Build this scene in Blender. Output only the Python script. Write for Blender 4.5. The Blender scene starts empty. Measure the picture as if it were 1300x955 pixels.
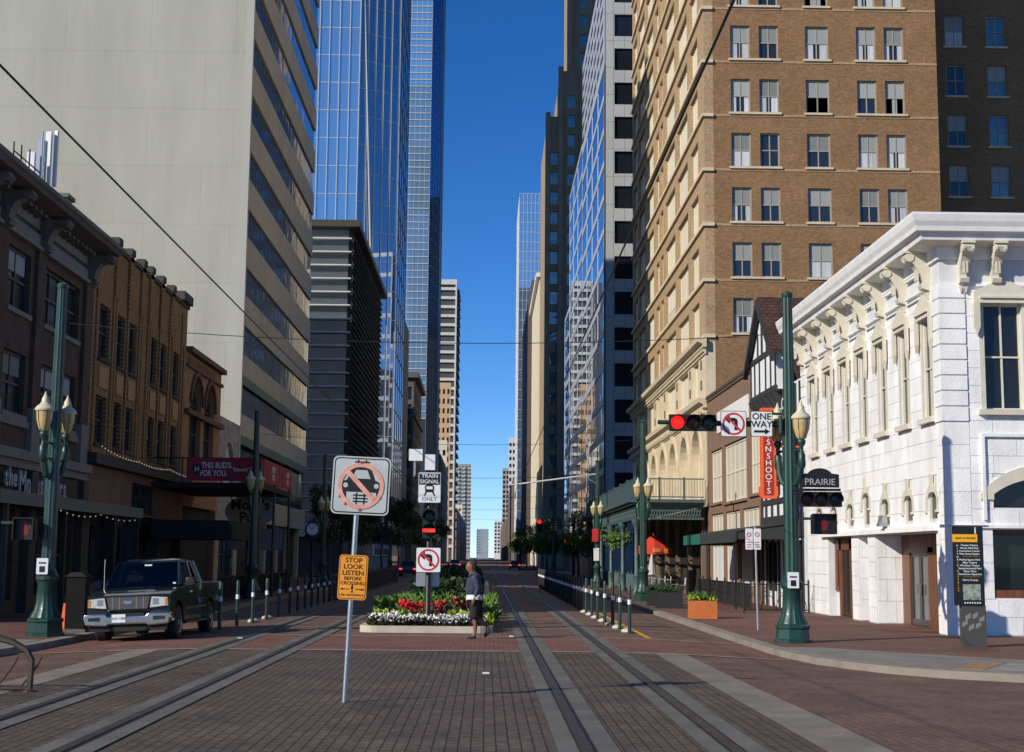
import bpy, math, random
from mathutils import Vector, Matrix
random.seed(11)
R = math.radians
SC = bpy.context.scene
COL = SC.collection

# ------------------------------------------------------------------ camera
PITCH, YAW, ROLL, CAM_H, FPX = .14195661, .01587019, .00930914, 1.85, 1927.4
fw = Vector((math.sin(YAW)*math.cos(PITCH), math.cos(YAW)*math.cos(PITCH), math.sin(PITCH)))
rt = fw.cross(Vector((0, 0, 1))).normalized()
up = rt.cross(fw)
rt, up = math.cos(ROLL)*rt + math.sin(ROLL)*up, -math.sin(ROLL)*rt + math.cos(ROLL)*up
cam_d = bpy.data.cameras.new('camera')
cam = bpy.data.objects.new('camera', cam_d)
COL.objects.link(cam)
cam.matrix_world = Matrix(((rt.x, up.x, -fw.x, 0), (rt.y, up.y, -fw.y, 0), (rt.z, up.z, -fw.z, CAM_H), (0, 0, 0, 1)))
cam_d.sensor_width = 36
cam_d.lens = FPX/1300*36
cam_d.shift_y = -45/1300
cam_d.clip_start = .1
cam_d.clip_end = 9000
SC.camera = cam

# ------------------------------------------------------------------ sky and sun
SUN_AZ, SUN_EL = 37.5, 27.5            # light travels (cos az, sin az) over the ground
world = bpy.data.worlds.new('World')
SC.world = world
world.use_nodes = True
wn = world.node_tree.nodes
sky = wn.new('ShaderNodeTexSky')
sky.sky_type = 'NISHITA'
sky.sun_disc = False
sky.sun_elevation = R(SUN_EL)
sky.sun_rotation = R(270 - SUN_AZ)
sky.air_density = .7
sky.dust_density = 0
sky.ozone_density = 4.0
sky.altitude = 1500
wn['Background'].inputs['Strength'].default_value = .13
hsv = wn.new('ShaderNodeHueSaturation')
hsv.inputs['Saturation'].default_value = 1.25
hsv.inputs['Hue'].default_value = .507
world.node_tree.links.new(sky.outputs[0], hsv.inputs['Color'])
world.node_tree.links.new(hsv.outputs[0], wn['Background'].inputs['Color'])
sun_d = bpy.data.lights.new('sun', 'SUN')
sun_d.energy = 4.6
sun_d.angle = R(.5)
sun_d.color = (1, .93, .82)
sun = bpy.data.objects.new('sun', sun_d)
COL.objects.link(sun)
sv = Vector((math.cos(R(SUN_AZ))*math.cos(R(SUN_EL)), math.sin(R(SUN_AZ))*math.cos(R(SUN_EL)), -math.sin(R(SUN_EL))))
sun.rotation_euler = sv.to_track_quat('-Z', 'Y').to_euler()
sun.location = (-60, -40, 60)
SC.view_settings.view_transform = 'Standard'
SC.view_settings.look = 'None'
SC.view_settings.exposure = .05
SC.view_settings.gamma = 1
SC.view_settings.use_curve_mapping = False
SC.render.engine = 'CYCLES'
SC.cycles.max_bounces = 6

# ------------------------------------------------------------------ mesh builder
class MB:
    def __init__(s):
        s.v = []; s.f = []
    def box(s, x0, x1, y0, y1, z0, z1):
        if x0 > x1: x0, x1 = x1, x0
        if y0 > y1: y0, y1 = y1, y0
        if z0 > z1: z0, z1 = z1, z0
        n = len(s.v)
        s.v += [(x0,y0,z0),(x1,y0,z0),(x1,y1,z0),(x0,y1,z0),(x0,y0,z1),(x1,y0,z1),(x1,y1,z1),(x0,y1,z1)]
        s.f += [(n,n+3,n+2,n+1),(n+4,n+5,n+6,n+7),(n,n+1,n+5,n+4),(n+1,n+2,n+6,n+5),(n+2,n+3,n+7,n+6),(n+3,n,n+4,n+7)]
        return s
    def poly(s, pts):
        n = len(s.v); s.v += [tuple(p) for p in pts]; s.f.append(tuple(range(n, n+len(pts)))); return s
    def prism(s, pts, fn, a0, a1):
        """extrude polygon pts (p,q) between a0 and a1; fn(p,q,a) -> xyz"""
        k = len(pts); n = len(s.v)
        s.v += [tuple(fn(p, q, a0)) for p, q in pts] + [tuple(fn(p, q, a1)) for p, q in pts]
        s.f.append(tuple(range(n, n+k))); s.f.append(tuple(range(n+2*k-1, n+k-1, -1)))
        for i in range(k):
            j = (i+1) % k
            s.f.append((n+i, n+k+i, n+k+j, n+j))
        return s
    def tube(s, pts, r, n=8, cap=True, phase=0):
        pts = [Vector(p) for p in pts]
        rs = r if isinstance(r, (list, tuple)) else [r]*len(pts)
        b = len(s.v); ref = None
        for i, p in enumerate(pts):
            t = (pts[min(i+1, len(pts)-1)] - pts[max(i-1, 0)]).normalized()
            if ref is None:
                ref = Vector((0, 0, 1)) if abs(t.z) < .9 else Vector((1, 0, 0))
            a = (ref - t*ref.dot(t)).normalized(); c = t.cross(a); ref = a
            for k in range(n):
                an = 2*math.pi*k/n + phase
                s.v.append(tuple(p + rs[i]*(math.cos(an)*a + math.sin(an)*c)))
        for i in range(len(pts)-1):
            for k in range(n):
                k2 = (k+1) % n
                s.f.append((b+i*n+k, b+i*n+k2, b+(i+1)*n+k2, b+(i+1)*n+k))
        if cap:
            s.f.append(tuple(b+k for k in range(n-1, -1, -1)))
            s.f.append(tuple(b+(len(pts)-1)*n+k for k in range(n)))
        return s
    def lathe(s, prof, c=(0, 0, 0), n=16, axis='z', phase=0, flute=0):
        b = len(s.v)
        for r, z in prof:
            for k in range(n):
                an = 2*math.pi*k/n + phase
                rr = r*(1 - (flute if k % 2 else 0))
                p = (rr*math.cos(an), rr*math.sin(an), z)
                if axis == 'y': p = (p[0], p[2], p[1])
                if axis == 'x': p = (p[2], p[0], p[1])
                s.v.append((p[0]+c[0], p[1]+c[1], p[2]+c[2]))
        m = len(prof)
        for i in range(m-1):
            for k in range(n):
                k2 = (k+1) % n
                s.f.append((b+i*n+k, b+i*n+k2, b+(i+1)*n+k2, b+(i+1)*n+k))
        s.f.append(tuple(b+k for k in range(n-1, -1, -1)))
        s.f.append(tuple(b+(m-1)*n+k for k in range(n)))
        return s
    def ball(s, c, r, n=10, m=7, sc=(1, 1, 1)):
        pr = [(max(1e-4, math.sin(math.pi*i/m)), -math.cos(math.pi*i/m)) for i in range(m+1)]
        k0 = len(s.v); s.lathe(pr, (0, 0, 0), n)
        for i in range(k0, len(s.v)):
            v = s.v[i]; s.v[i] = (c[0]+v[0]*r*sc[0], c[1]+v[1]*r*sc[1], c[2]+v[2]*r*sc[2])
        return s
    def mesh(s, name, mat=None, smooth=False, off=(0, 0, 0)):
        me = bpy.data.meshes.new(name)
        ox, oy, oz = off
        me.from_pydata([(x-ox, y-oy, z-oz) for x, y, z in s.v], [], s.f)
        if smooth:
            me.shade_smooth(); me.set_sharp_from_angle(angle=R(38))
        if mat: me.materials.append(mat)
        me.update()
        return me
    def build(s, name, mat, parent=None, smooth=False):
        off = wloc(parent)
        return link(name, s.mesh(name, mat, smooth, off), parent)

def wloc(p):
    v = Vector((0, 0, 0))
    while p is not None:
        v = v + p.location; p = p.parent
    return v

def link(name, data, parent=None, loc=None):
    o = bpy.data.objects.new(name, data)
    COL.objects.link(o)
    if parent is not None: o.parent = parent
    if loc is not None: o.location = loc
    return o

def tag(o, label=None, cat=None, group=None, kind=None):
    if label: o['label'] = label
    if cat: o['category'] = cat
    if group: o['group'] = group
    if kind: o['kind'] = kind
    return o

def thing(name, loc, label, cat, group=None, rz=0):
    o = link(name, None, None, loc)
    o.empty_display_size = .2
    o.rotation_euler = (0, 0, rz)
    return tag(o, label, cat, group)

def copy_tree(o, parent=None):
    c = o.copy(); COL.objects.link(c)
    c.parent = parent
    for ch in o.children: copy_tree(ch, c)
    return c

CUBES = {}
def cube_mesh(mat):
    if mat.name not in CUBES:
        CUBES[mat.name] = MB().box(-.5, .5, -.5, .5, -.5, .5).mesh('block_' + mat.name, mat)
    return CUBES[mat.name]

def pieces(parent, name, boxes, mat, limit=300):
    """each box an object of its own (shared unit cube); the smallest past the limit joined as stuff"""
    off = wloc(parent)
    bx = sorted(boxes, key=lambda b: -abs((b[1]-b[0])+(b[3]-b[2]))*abs(b[5]-b[4])) if len(boxes) > limit else boxes
    me = cube_mesh(mat)
    for b in bx[:limit]:
        o = link(name, me, parent, ((b[0]+b[1])/2-off.x, (b[2]+b[3])/2-off.y, (b[4]+b[5])/2-off.z))
        o.scale = (abs(b[1]-b[0]), abs(b[3]-b[2]), abs(b[5]-b[4]))
    if len(bx) > limit:
        m = MB()
        for b in bx[limit:]: m.box(*b)
        tag(m.build(name, mat, parent), kind='stuff')

# facade frames: R = faces -X (right side of the street), L = faces +X, F = faces -Y.
# u runs along the facade, d is outward from the plane P
def fb(face, P, u0, u1, z0, z1, d0, d1):
    if face == 'R': return (P-d1, P-d0, u0, u1, z0, z1)
    if face == 'L': return (P+d0, P+d1, u0, u1, z0, z1)
    return (u0, u1, P-d1, P-d0, z0, z1)
def fp(face, P, u, z, d):
    if face == 'R': return (P-d, u, z)
    if face == 'L': return (P+d, u, z)
    return (u, P-d, z)

def rects(u0, u1, z0, z1, ops):
    """rectangles covering the wall minus its openings"""
    zs = sorted(set([z0, z1] + [min(max(z, z0), z1) for o in ops for z in (o[2], o[3])]))
    out = []
    for a, b in zip(zs, zs[1:]):
        if b-a < 1e-4: continue
        mid = (a+b)/2
        cut = sorted((o[0], o[1]) for o in ops if o[2] < mid < o[3])
        x = u0
        for c, d in cut:
            if c > x+1e-4: out.append((x, min(c, u1), a, b))
            x = max(x, d)
        if x < u1-1e-4: out.append((x, u1, a, b))
    return out

def wall(parent, name, face, P, u0, u1, z0, z1, ops, t, mat):
    m = MB()
    for a, b, c, d in rects(u0, u1, z0, z1, ops):
        m.box(*fb(face, P, a, b, c, d, -t, 0))
    return m.build(name, mat, parent)

def courses(face, P, u0, u1, z0, z1, ops, bw, bh, gap, d0, d1):
    """stone courses with staggered joints around openings -> boxes"""
    out = []; n = max(1, round((z1-z0)/bh)); h = (z1-z0)/n
    for i in range(n):
        a, b = z0+i*h, z0+(i+1)*h
        cut = sorted((o[0], o[1]) for o in ops if o[2] < b-.02 and o[3] > a+.02)
        x = u0; free = []
        for c, d in cut:
            if c > x+.05: free.append((x, c))
            x = max(x, d)
        if x < u1-.05: free.append((x, u1))
        for c, d in free:
            js = [c]; k = math.floor((c-u0)/bw) - 1
            while True:
                k += 1
                j = u0 + (k + (.5 if i % 2 else 0))*bw
                if j > d-.2: break
                if j > c+.2: js.append(j)
            js.append(d)
            for p, q in zip(js, js[1:]):
                out.append(fb(face, P, p+gap, q-gap, a+gap, b-gap, d0, d1))
    return out

WT = {}
def window(parent, face, P, u, z, w, h, cols=1, rows=2, recess=.18, fr=.07, fmat=None, gmat=None, smat=None, sill=.12, blind=0, bmat=None, name='window'):
    """window set back in its opening: frame, then pane, sill and blind as its parts. u,z = lower left corner"""
    key = (face, round(w, 3), round(h, 3), cols, rows, recess, fr, fmat.name, gmat.name, smat.name if smat else '', sill, blind, bmat.name if bmat else '')
    def bb(m, a, b, c, d, i0, i1):        # i = depth inward
        m.box(*fb(face, 0, a, b, c, d, -i1, -i0))
    if key not in WT:
        f = MB(); r = recess
        bb(f, 0, fr, 0, h, r-.05, r+.05); bb(f, w-fr, w, 0, h, r-.05, r+.05)
        bb(f, fr, w-fr, 0, fr, r-.05, r+.05); bb(f, fr, w-fr, h-fr, h, r-.05, r+.05)
        for i in range(1, cols):
            x = w*i/cols; bb(f, x-fr*.4, x+fr*.4, fr, h-fr, r-.035, r+.045)
        for j in range(1, rows):
            q = h*j/rows; bb(f, fr, w-fr, q-fr*.4, q+fr*.4, r-.045, r+.045)
        g = MB(); bb(g, fr*.5, w-fr*.5, fr*.5, h-fr*.5, r+.01, r+.03)
        s = None
        if smat:
            s = MB(); bb(s, -.1, w+.1, -sill, 0, -.1, r-.06)
        b = None
        if blind and bmat:
            b = MB(); bb(b, fr, w-fr, h-fr-(h-2*fr)*blind, h-fr, r-.012, r+.004)
        WT[key] = (f.mesh('window_frame', fmat), g.mesh('pane', gmat), s.mesh('sill', smat) if s else None, b.mesh('blind', bmat) if b else None)
    f, g, s, b = WT[key]
    off = wloc(parent)
    o = link(name, f, parent, Vector(fp(face, P, u, z, 0)) - off)
    link('pane', g, o)
    if s: link('sill', s, o)
    if b: link('blind', b, o)
    return o

# ------------------------------------------------------------------ materials
MATS = {}
def nodes_of(m):
    m.use_nodes = True
    nt = m.node_tree
    return nt, nt.nodes, nt.links, nt.nodes['Principled BSDF']

def mat(name, col, rough=.6, metal=0, nscale=0, namt=.15, bump=0, bscale=30, spec=.5, var=0, emit=None, estr=0, coat=0, streak=0):
    if name in MATS: return MATS[name]
    m = bpy.data.materials.new(name); MATS[name] = m
    nt, n, l, p = nodes_of(m)
    p.inputs['Base Color'].default_value = (*col, 1)
    p.inputs['Roughness'].default_value = rough
    p.inputs['Metallic'].default_value = metal
    p.inputs['Specular IOR Level'].default_value = spec
    p.inputs['Coat Weight'].default_value = coat
    if emit:
        p.inputs['Emission Color'].default_value = (*emit, 1); p.inputs['Emission Strength'].default_value = estr
    geo = n.new('ShaderNodeNewGeometry'); out = None
    if nscale:
        mp = n.new('ShaderNodeMapping'); l.new(geo.outputs['Position'], mp.inputs[0])
        if streak: mp.inputs['Scale'].default_value = (1, 1, streak)
        t = n.new('ShaderNodeTexNoise'); t.inputs['Scale'].default_value = nscale; t.inputs['Detail'].default_value = 6; t.inputs['Roughness'].default_value = .65
        l.new(mp.outputs[0], t.inputs['Vector'])
        mr = n.new('ShaderNodeMapRange'); l.new(t.outputs['Fac'], mr.inputs[0])
        mr.inputs[1].default_value = .3; mr.inputs[2].default_value = .7; mr.inputs[3].default_value = 1-namt; mr.inputs[4].default_value = 1+namt
        out = mr.outputs[0]
    if var:
        oi = n.new('ShaderNodeObjectInfo'); mr = n.new('ShaderNodeMapRange'); l.new(oi.outputs['Random'], mr.inputs[0])
        mr.inputs[3].default_value = 1-var; mr.inputs[4].default_value = 1+var
        if out:
            mm = n.new('ShaderNodeMath'); mm.operation = 'MULTIPLY'; l.new(out, mm.inputs[0]); l.new(mr.outputs[0], mm.inputs[1]); out = mm.outputs[0]
        else: out = mr.outputs[0]
    if out:
        vm = n.new('ShaderNodeVectorMath'); vm.operation = 'SCALE'; vm.inputs[0].default_value = col
        l.new(out, vm.inputs['Scale']); l.new(vm.outputs[0], p.inputs['Base Color'])
    if bump:
        t = n.new('ShaderNodeTexNoise'); t.inputs['Scale'].default_value = bscale; t.inputs['Detail'].default_value = 4
        l.new(geo.outputs['Position'], t.inputs['Vector'])
        b = n.new('ShaderNodeBump'); b.inputs['Strength'].default_value = bump; b.inputs['Distance'].default_value = .02
        l.new(t.outputs['Fac'], b.inputs['Height']); l.new(b.outputs[0], p.inputs['Normal'])
    return m

def brick(name, c1, c2, mortar, axis, w, h, ms=.012, rough=.8, offset=.5, namt=.2, nscale=1.2, bump=.5, bias=0, spec=.3, fine=.25, streak=0):
    """brick / paver / panel pattern in metres; axis F: (x,z)  S: (y,z)  G: (x,y)  H: (y,x)"""
    if name in MATS: return MATS[name]
    m = bpy.data.materials.new(name); MATS[name] = m
    nt, n, l, p = nodes_of(m)
    geo = n.new('ShaderNodeNewGeometry'); sx = n.new('ShaderNodeSeparateXYZ'); cx = n.new('ShaderNodeCombineXYZ')
    l.new(geo.outputs['Position'], sx.inputs[0])
    a, b = {'F': ('X', 'Z'), 'S': ('Y', 'Z'), 'G': ('X', 'Y'), 'H': ('Y', 'X')}[axis]
    l.new(sx.outputs[a], cx.inputs[0]); l.new(sx.outputs[b], cx.inputs[1])
    br = n.new('ShaderNodeTexBrick'); l.new(cx.outputs[0], br.inputs['Vector'])
    br.offset = offset
    br.inputs['Scale'].default_value = 1; br.inputs['Brick Width'].default_value = w; br.inputs['Row Height'].default_value = h
    br.inputs['Mortar Size'].default_value = ms; br.inputs['Mortar Smooth'].default_value = .2; br.inputs['Bias'].default_value = bias
    br.inputs['Color1'].default_value = (*c1, 1); br.inputs['Color2'].default_value = (*c2, 1); br.inputs['Mortar'].default_value = (*mortar, 1)
    t = n.new('ShaderNodeTexNoise'); t.inputs['Scale'].default_value = nscale; t.inputs['Detail'].default_value = 7; t.inputs['Roughness'].default_value = .7
    mp = n.new('ShaderNodeMapping'); mp.inputs['Scale'].default_value = (1, 1, streak or 1); l.new(geo.outputs['Position'], mp.inputs[0]); l.new(mp.outputs[0], t.inputs['Vector'])
    mr = n.new('ShaderNodeMapRange'); l.new(t.outputs['Fac'], mr.inputs[0])
    mr.inputs[1].default_value = .3; mr.inputs[2].default_value = .7; mr.inputs[3].default_value = 1-namt; mr.inputs[4].default_value = 1+namt
    t2 = n.new('ShaderNodeTexNoise'); t2.inputs['Scale'].default_value = 1/h*1.1; t2.inputs['Detail'].default_value = 3
    l.new(geo.outputs['Position'], t2.inputs['Vector'])
    m2 = n.new('ShaderNodeMapRange'); l.new(t2.outputs['Fac'], m2.inputs[0])
    m2.inputs[1].default_value = .3; m2.inputs[2].default_value = .7; m2.inputs[3].default_value = 1-fine; m2.inputs[4].default_value = 1+fine
    mm = n.new('ShaderNodeMath'); mm.operation = 'MULTIPLY'; l.new(mr.outputs[0], mm.inputs[0]); l.new(m2.outputs[0], mm.inputs[1])
    vm = n.new('ShaderNodeVectorMath'); vm.operation = 'SCALE'
    l.new(br.outputs['Color'], vm.inputs[0]); l.new(mm.outputs[0], vm.inputs['Scale']); l.new(vm.outputs[0], p.inputs['Base Color'])
    p.inputs['Roughness'].default_value = rough; p.inputs['Specular IOR Level'].default_value = spec
    if bump:
        bp = n.new('ShaderNodeBump'); bp.inputs['Strength'].default_value = bump; bp.inputs['Distance'].default_value = .01; bp.invert = True
        l.new(br.outputs['Fac'], bp.inputs['Height']); l.new(bp.outputs[0], p.inputs['Normal'])
    return m

def glass(name, tint, refl=.5, rough=.03, body=(.01, .012, .015), wav=0, wscale=.4):
    """coated window glass: dark body seen through, tinted mirror on top"""
    if name in MATS: return MATS[name]
    m = bpy.data.materials.new(name); MATS[name] = m
    nt, n, l, p = nodes_of(m)
    p.inputs['Base Color'].default_value = (*body, 1); p.inputs['Roughness'].default_value = .2
    g = n.new('ShaderNodeBsdfGlossy'); g.inputs['Color'].default_value = (*tint, 1); g.inputs['Roughness'].default_value = rough
    lw = n.new('ShaderNodeFresnel'); lw.inputs['IOR'].default_value = 1.5
    mr = n.new('ShaderNodeMapRange'); l.new(lw.outputs[0], mr.inputs[0]); mr.inputs[3].default_value = refl; mr.inputs[4].default_value = 1
    mx = n.new('ShaderNodeMixShader'); l.new(mr.outputs[0], mx.inputs[0]); l.new(p.outputs[0], mx.inputs[1]); l.new(g.outputs[0], mx.inputs[2])
    l.new(mx.outputs[0], n['Material Output'].inputs[0])
    if wav:
        geo = n.new('ShaderNodeNewGeometry'); t = n.new('ShaderNodeTexNoise'); t.inputs['Scale'].default_value = wscale; t.inputs['Detail'].default_value = 2
        l.new(geo.outputs['Position'], t.inputs['Vector'])
        b = n.new('ShaderNodeBump'); b.inputs['Strength'].default_value = wav; b.inputs['Distance'].default_value = .3
        l.new(t.outputs['Fac'], b.inputs['Height']); l.new(b.outputs[0], g.inputs['Normal'])
    return m

# ------------------------------------------------------------------ lettering
TXT = {}
def text(parent, name, body, size, m, face, at, extrude=.004, sx=1, spacing=1, bold=0, tilt=0):
    key = (body, extrude, spacing, bold, m.name)
    if key not in TXT:
        cu = bpy.data.curves.new('lettering', 'FONT'); cu.body = body; cu.size = 1
        cu.align_x = 'CENTER'; cu.align_y = 'CENTER'; cu.extrude = extrude; cu.space_character = spacing; cu.resolution_u = 3; cu.offset = bold
        o = bpy.data.objects.new('lettering', cu); me = bpy.data.meshes.new_from_object(o)
        me.materials.clear(); me.materials.append(m)
        bpy.data.objects.remove(o); TXT[key] = me
    o = link(name, TXT[key], parent, Vector(at) - wloc(parent))
    o.scale = (size*sx, size, 1)
    o.rotation_euler = (R(90), tilt, {'F': 0, 'L': R(90), 'R': R(-90)}[face])
    return o
# ------------------------------------------------------------------ shared materials
M_concrete = mat('kerb_concrete', (.235, .205, .16), .9, nscale=1.4, namt=.22, bump=.3, bscale=40)
M_conc_dk = mat('track_concrete', (.115, .112, .094), .9, nscale=.9, namt=.35, bump=.3, bscale=35)
M_black = mat('black_paint', (.012, .012, .013), .45)
M_blackm = mat('black_matt', (.014, .014, .014), .85)
M_green = mat('green_enamel', (.010, .046, .033), .42, nscale=2.2, namt=.25, bump=.1, bscale=25, coat=.15)
M_green_dk = mat('dark_green_enamel', (.014, .038, .032), .5, nscale=3, namt=.2)
M_steel = mat('galvanised_steel', (.5, .5, .5), .38, .9, nscale=6, namt=.12)
M_alu = mat('sign_back_aluminium', (.42, .43, .43), .45, .7, nscale=4, namt=.1)
M_white = mat('sign_white', (.74, .75, .74), .5, nscale=5, namt=.06)
M_signblack = mat('sign_black', (.01, .01, .01), .5)
M_signred = mat('sign_red', (.55, .03, .03), .5)
M_wire = mat('wire_black', (.01, .01, .01), .6)

# ------------------------------------------------------------------ ground
def zr(x, y):
    t = min(1, max(0, (abs(x+1.45)-4.75)/2.75))
    t *= min(1, max(0, (y-18)/7))
    return -.13*t
def sheet(name, x0, x1, y0, y1, dz, m, nx=1, ny=1, parent=None, kind='structure'):
    b = MB()
    for j in range(ny+1):
        for i in range(nx+1):
            x = x0+(x1-x0)*i/nx; y = y0+(y1-y0)*j/ny
            b.v.append((x, y, zr(x, y)+dz))
    for j in range(ny):
        for i in range(nx):
            a = j*(nx+1)+i
            b.f.append((a, a+1, a+nx+2, a+nx+1))
    o = b.build(name, m, parent)
    if kind and parent is None: tag(o, kind=kind)
    return o

M_paver = brick('street_paver_brown', (.145, .08, .056), (.17, .10, .073), (.066, .048, .037), 'H', .22, .11, .008, .75, bump=.4, namt=.4, nscale=.7)
M_paver_dk = brick('street_paver_grey', (.092, .069, .052), (.122, .09, .067), (.03, .024, .019), 'H', .24, .125, .009, .7, bump=.6, namt=.42, nscale=.6, fine=.35)
M_paver_red = brick('crosswalk_brick', (.21, .095, .068), (.175, .082, .06), (.105, .066, .05), 'H', .2, .1, .007, .8, bump=.4, namt=.34, nscale=.8)
M_walkbrick = brick('sidewalk_brick', (.185, .088, .06), (.145, .072, .05), (.075, .052, .042), 'G', .2, .1, .007, .8, bump=.3, namt=.3, nscale=.6)
M_asphalt = mat('asphalt', (.05, .05, .05), .9, nscale=.8, namt=.25, bump=.4, bscale=60)

b = MB(); b.poly([(-3000, -600, -.22), (3000, -600, -.22), (3000, 6000, -.22), (-3000, 6000, -.22)])
tag(b.build('ground', M_asphalt), kind='structure')
XL, XR, FL, FR = -9.2, 6.05, -14.6, 11.7
sheet('road', XL-.05, XR+.05, 25, 1700, 0, M_paver, 14, 40)
sheet('road_corner', XR+.05, 13, 25, 34, 0, M_paver, 8, 6)
sheet('road_corner', -16, XL-.05, 25, 34, 0, M_paver, 8, 6)
sheet('cross_street', -70, 70, -16, 25, 0, M_paver, 60, 20)
sheet('trackway_paving', -6.35, 3.35, -6, 30.55, .004, M_paver_dk, 12, 12)
sheet('crosswalk', XL, XR, 30.75, 36.3, .008, M_paver_red, 14, 6)
for y0, y1 in ((30.55, 30.75), (36.3, 36.5)):
    sheet('crosswalk_edge_band', XL, XR, y0, y1, .012, mat('pale_band', (.34, .28, .22), .85, nscale=2, namt=.2), 14, 1)
M_cband = mat('worn_band_concrete', (.20, .172, .135), .9, nscale=1.2, namt=.3, bump=.3, bscale=30)
sheet('concrete_band', 3.35, 4.0, -6, 30.5, .010, M_cband, 1, 12)
sheet('concrete_band', -7.0, -6.35, -6, 30.5, .010, M_cband, 1, 12)
for y in (40.5, 46.8, 53.2):
    sheet('concrete_band', .95, 6.0, y, y+.16, .010, mat('pale_band', ()), 8, 1)
    sheet('concrete_band', -9.1, -3.9, y, y+.16, .010, mat('pale_band', ()), 8, 1)
RAILS = (1.02, 2.47, -5.38, -3.95)
M_rail = mat('rail_steel', (.10, .085, .07), .5, .8, nscale=3, namt=.4)
M_groove = mat('rail_groove', (.012, .011, .01), .9)
for k, x in enumerate(RAILS):
    tk = tag(sheet('track_slab', x-.30, x+.30, -6, 300, .016, M_conc_dk, 1, 20), kind='structure')
    for nm, a, c, h, m in (('rail_groove', x+.035, x+.075, .020, M_groove), ('rail_groove', x-.10, x-.075, .020, M_groove), ('rail_head', x-.075, x+.035, .03, M_rail)):
        bb = MB().box(a, c, -6, 300, .012, h); bb.build(nm, m, tk)

def slab(name, pts, z0, z1, m):
    bb = MB().prism(pts, lambda p, q, a: (p, q, a), z0, z1)
    return tag(bb.build(name, m), kind='structure')
def offset_curve(pts, d):
    out = []
    for i, p in enumerate(pts):
        a = Vector(pts[max(i-1, 0)]); c = Vector(pts[min(i+1, len(pts)-1)])
        t = (c-a).normalized(); n = Vector((-t.y, t.x))
        out.append((p[0]+n.x*d, p[1]+n.y*d))
    return out
cr = [(6.05, 128), (6.05, 36), (6.07, 33), (6.16, 31.4), (6.36, 29.7), (6.7, 28.5), (7.2, 27.3), (7.95, 26.3), (8.95, 25.6), (10.3, 25.15), (12, 25), (70, 25)]
ci = offset_curve(cr, .3)
slab('sidewalk', ci + [(70, 128)], -.21, 0, M_walkbrick)
slab('kerb', cr + ci[::-1], -.21, .004, M_concrete)
cl = [(-9.2, 128), (-9.2, 33.5), (-9.24, 31.6), (-9.4, 30), (-9.8, 28.4), (-10.5, 27), (-11.5, 25.9), (-13, 25.2), (-15, 25), (-70, 25)]
cli = offset_curve(cl, -.3)
slab('sidewalk', cli + [(-70, 128)], -.21, 0, M_walkbrick)
slab('kerb', cl + cli[::-1], -.21, .004, M_concrete)
for y0, y1 in ((150, 236), (258, 340), (362, 1700)):
    slab('sidewalk', [(6.05, y0), (60, y0), (60, y1), (6.05, y1)], -.21, 0, M_walkbrick)
    slab('sidewalk', [(-9.2, y0), (-60, y0), (-60, y1), (-9.2, y1)], -.21, 0, M_walkbrick)
# concrete apron and ramp on the right corner
M_apron = mat('apron_concrete', (.20, .18, .15), .9, nscale=1.1, namt=.25, bump=.2)
ap = offset_curve(cr[2:], .32); ap2 = offset_curve(cr[2:], 2.3)
slab('corner_apron', ap + [(14, 27.3), (11.4, 28.6), (9.9, 29.8), (8.5, 31.4), (7.2, 33)], -.01, .005, M_apron)
slab('corner_ramp', [(8.7, 26.6), (10.9, 26.0), (11.9, 27.4), (9.7, 28.4)], -.01, .010, mat('ramp_concrete', (.25, .235, .20), .9, nscale=1.5, namt=.2))
apl = offset_curve(cl[1:], -.32)
slab('corner_apron', apl[:-1] + [(-15, 28.5), (-12.2, 30.5), (-11.2, 33.5)], -.01, .005, M_apron)
slab('tactile_strip', [(8.2, 26.9), (8.62, 26.62), (9.62, 28.42), (9.1, 28.6)], -.01, .010, mat('tactile_yellow', (.30, .17, .07), .9, nscale=4, namt=.5))

# median kerb and soil
def rr(x0, x1, y0, y1, r, n=5):
    out = []
    for cx_, cy_, a0 in ((x0+r, y0+r, 180), (x1-r, y0+r, 270), (x1-r, y1-r, 0), (x0+r, y1-r, 90)):
        for i in range(n+1):
            a = R(a0+90*i/n); out.append((cx_+r*math.cos(a), cy_+r*math.sin(a)))
    return out
MED = thing('median_planter', (-1.45, 37.9, 0), 'long raised median bed with pale concrete kerb between the tracks', 'planter')
o_ = rr(-3.1, .2, 37.9, 112, .45); i_ = rr(-2.86, -.04, 38.14, 111.76, .3)
bb = MB(); k = len(o_)
for pts, z in ((o_, -.02), (o_, .16), (i_, .16), (i_, .05)): bb.v += [(p[0], p[1], z) for p in pts]
for ring in range(3):
    for i in range(k):
        j = (i+1) % k; bb.f.append((ring*k+i, ring*k+j, (ring+1)*k+j, (ring+1)*k+i))
bb.build('kerb', mat('median_kerb', (.5, .44, .34), .85, nscale=1.5, namt=.2, bump=.3), MED)
bb = MB().prism(rr(-2.87, -.03, 38.13, 111.7, .3), lambda p, q, a: (p, q, a), .0, .12)
bb.build('soil', mat('soil', (.05, .032, .022), .95, nscale=6, namt=.4, bump=.8, bscale=18), MED)
# ------------------------------------------------------------------ white corner building
M_stucco = mat('white_stucco', (.79, .785, .765), .8, nscale=1.6, namt=.14, bump=.5, bscale=16, var=.04, streak=.35)
M_stucco_w = mat('white_stucco_back', (.62, .62, .62), .85, nscale=2, namt=.1)
M_cream = mat('cream_trim', (.62, .58, .46), .65, nscale=3, namt=.08, var=.03)
M_wglass = glass('window_glass', (.36, .34, .31), .0, .03, (.012, .013, .014))
M_wood = mat('varnished_wood', (.15, .055, .025), .45, nscale=7, namt=.4, streak=.15)
M_door = mat('grey_door_metal', (.055, .06, .058), .4, .2)
M_interior = mat('dark_interior', (.02, .018, .016), .9)

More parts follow.
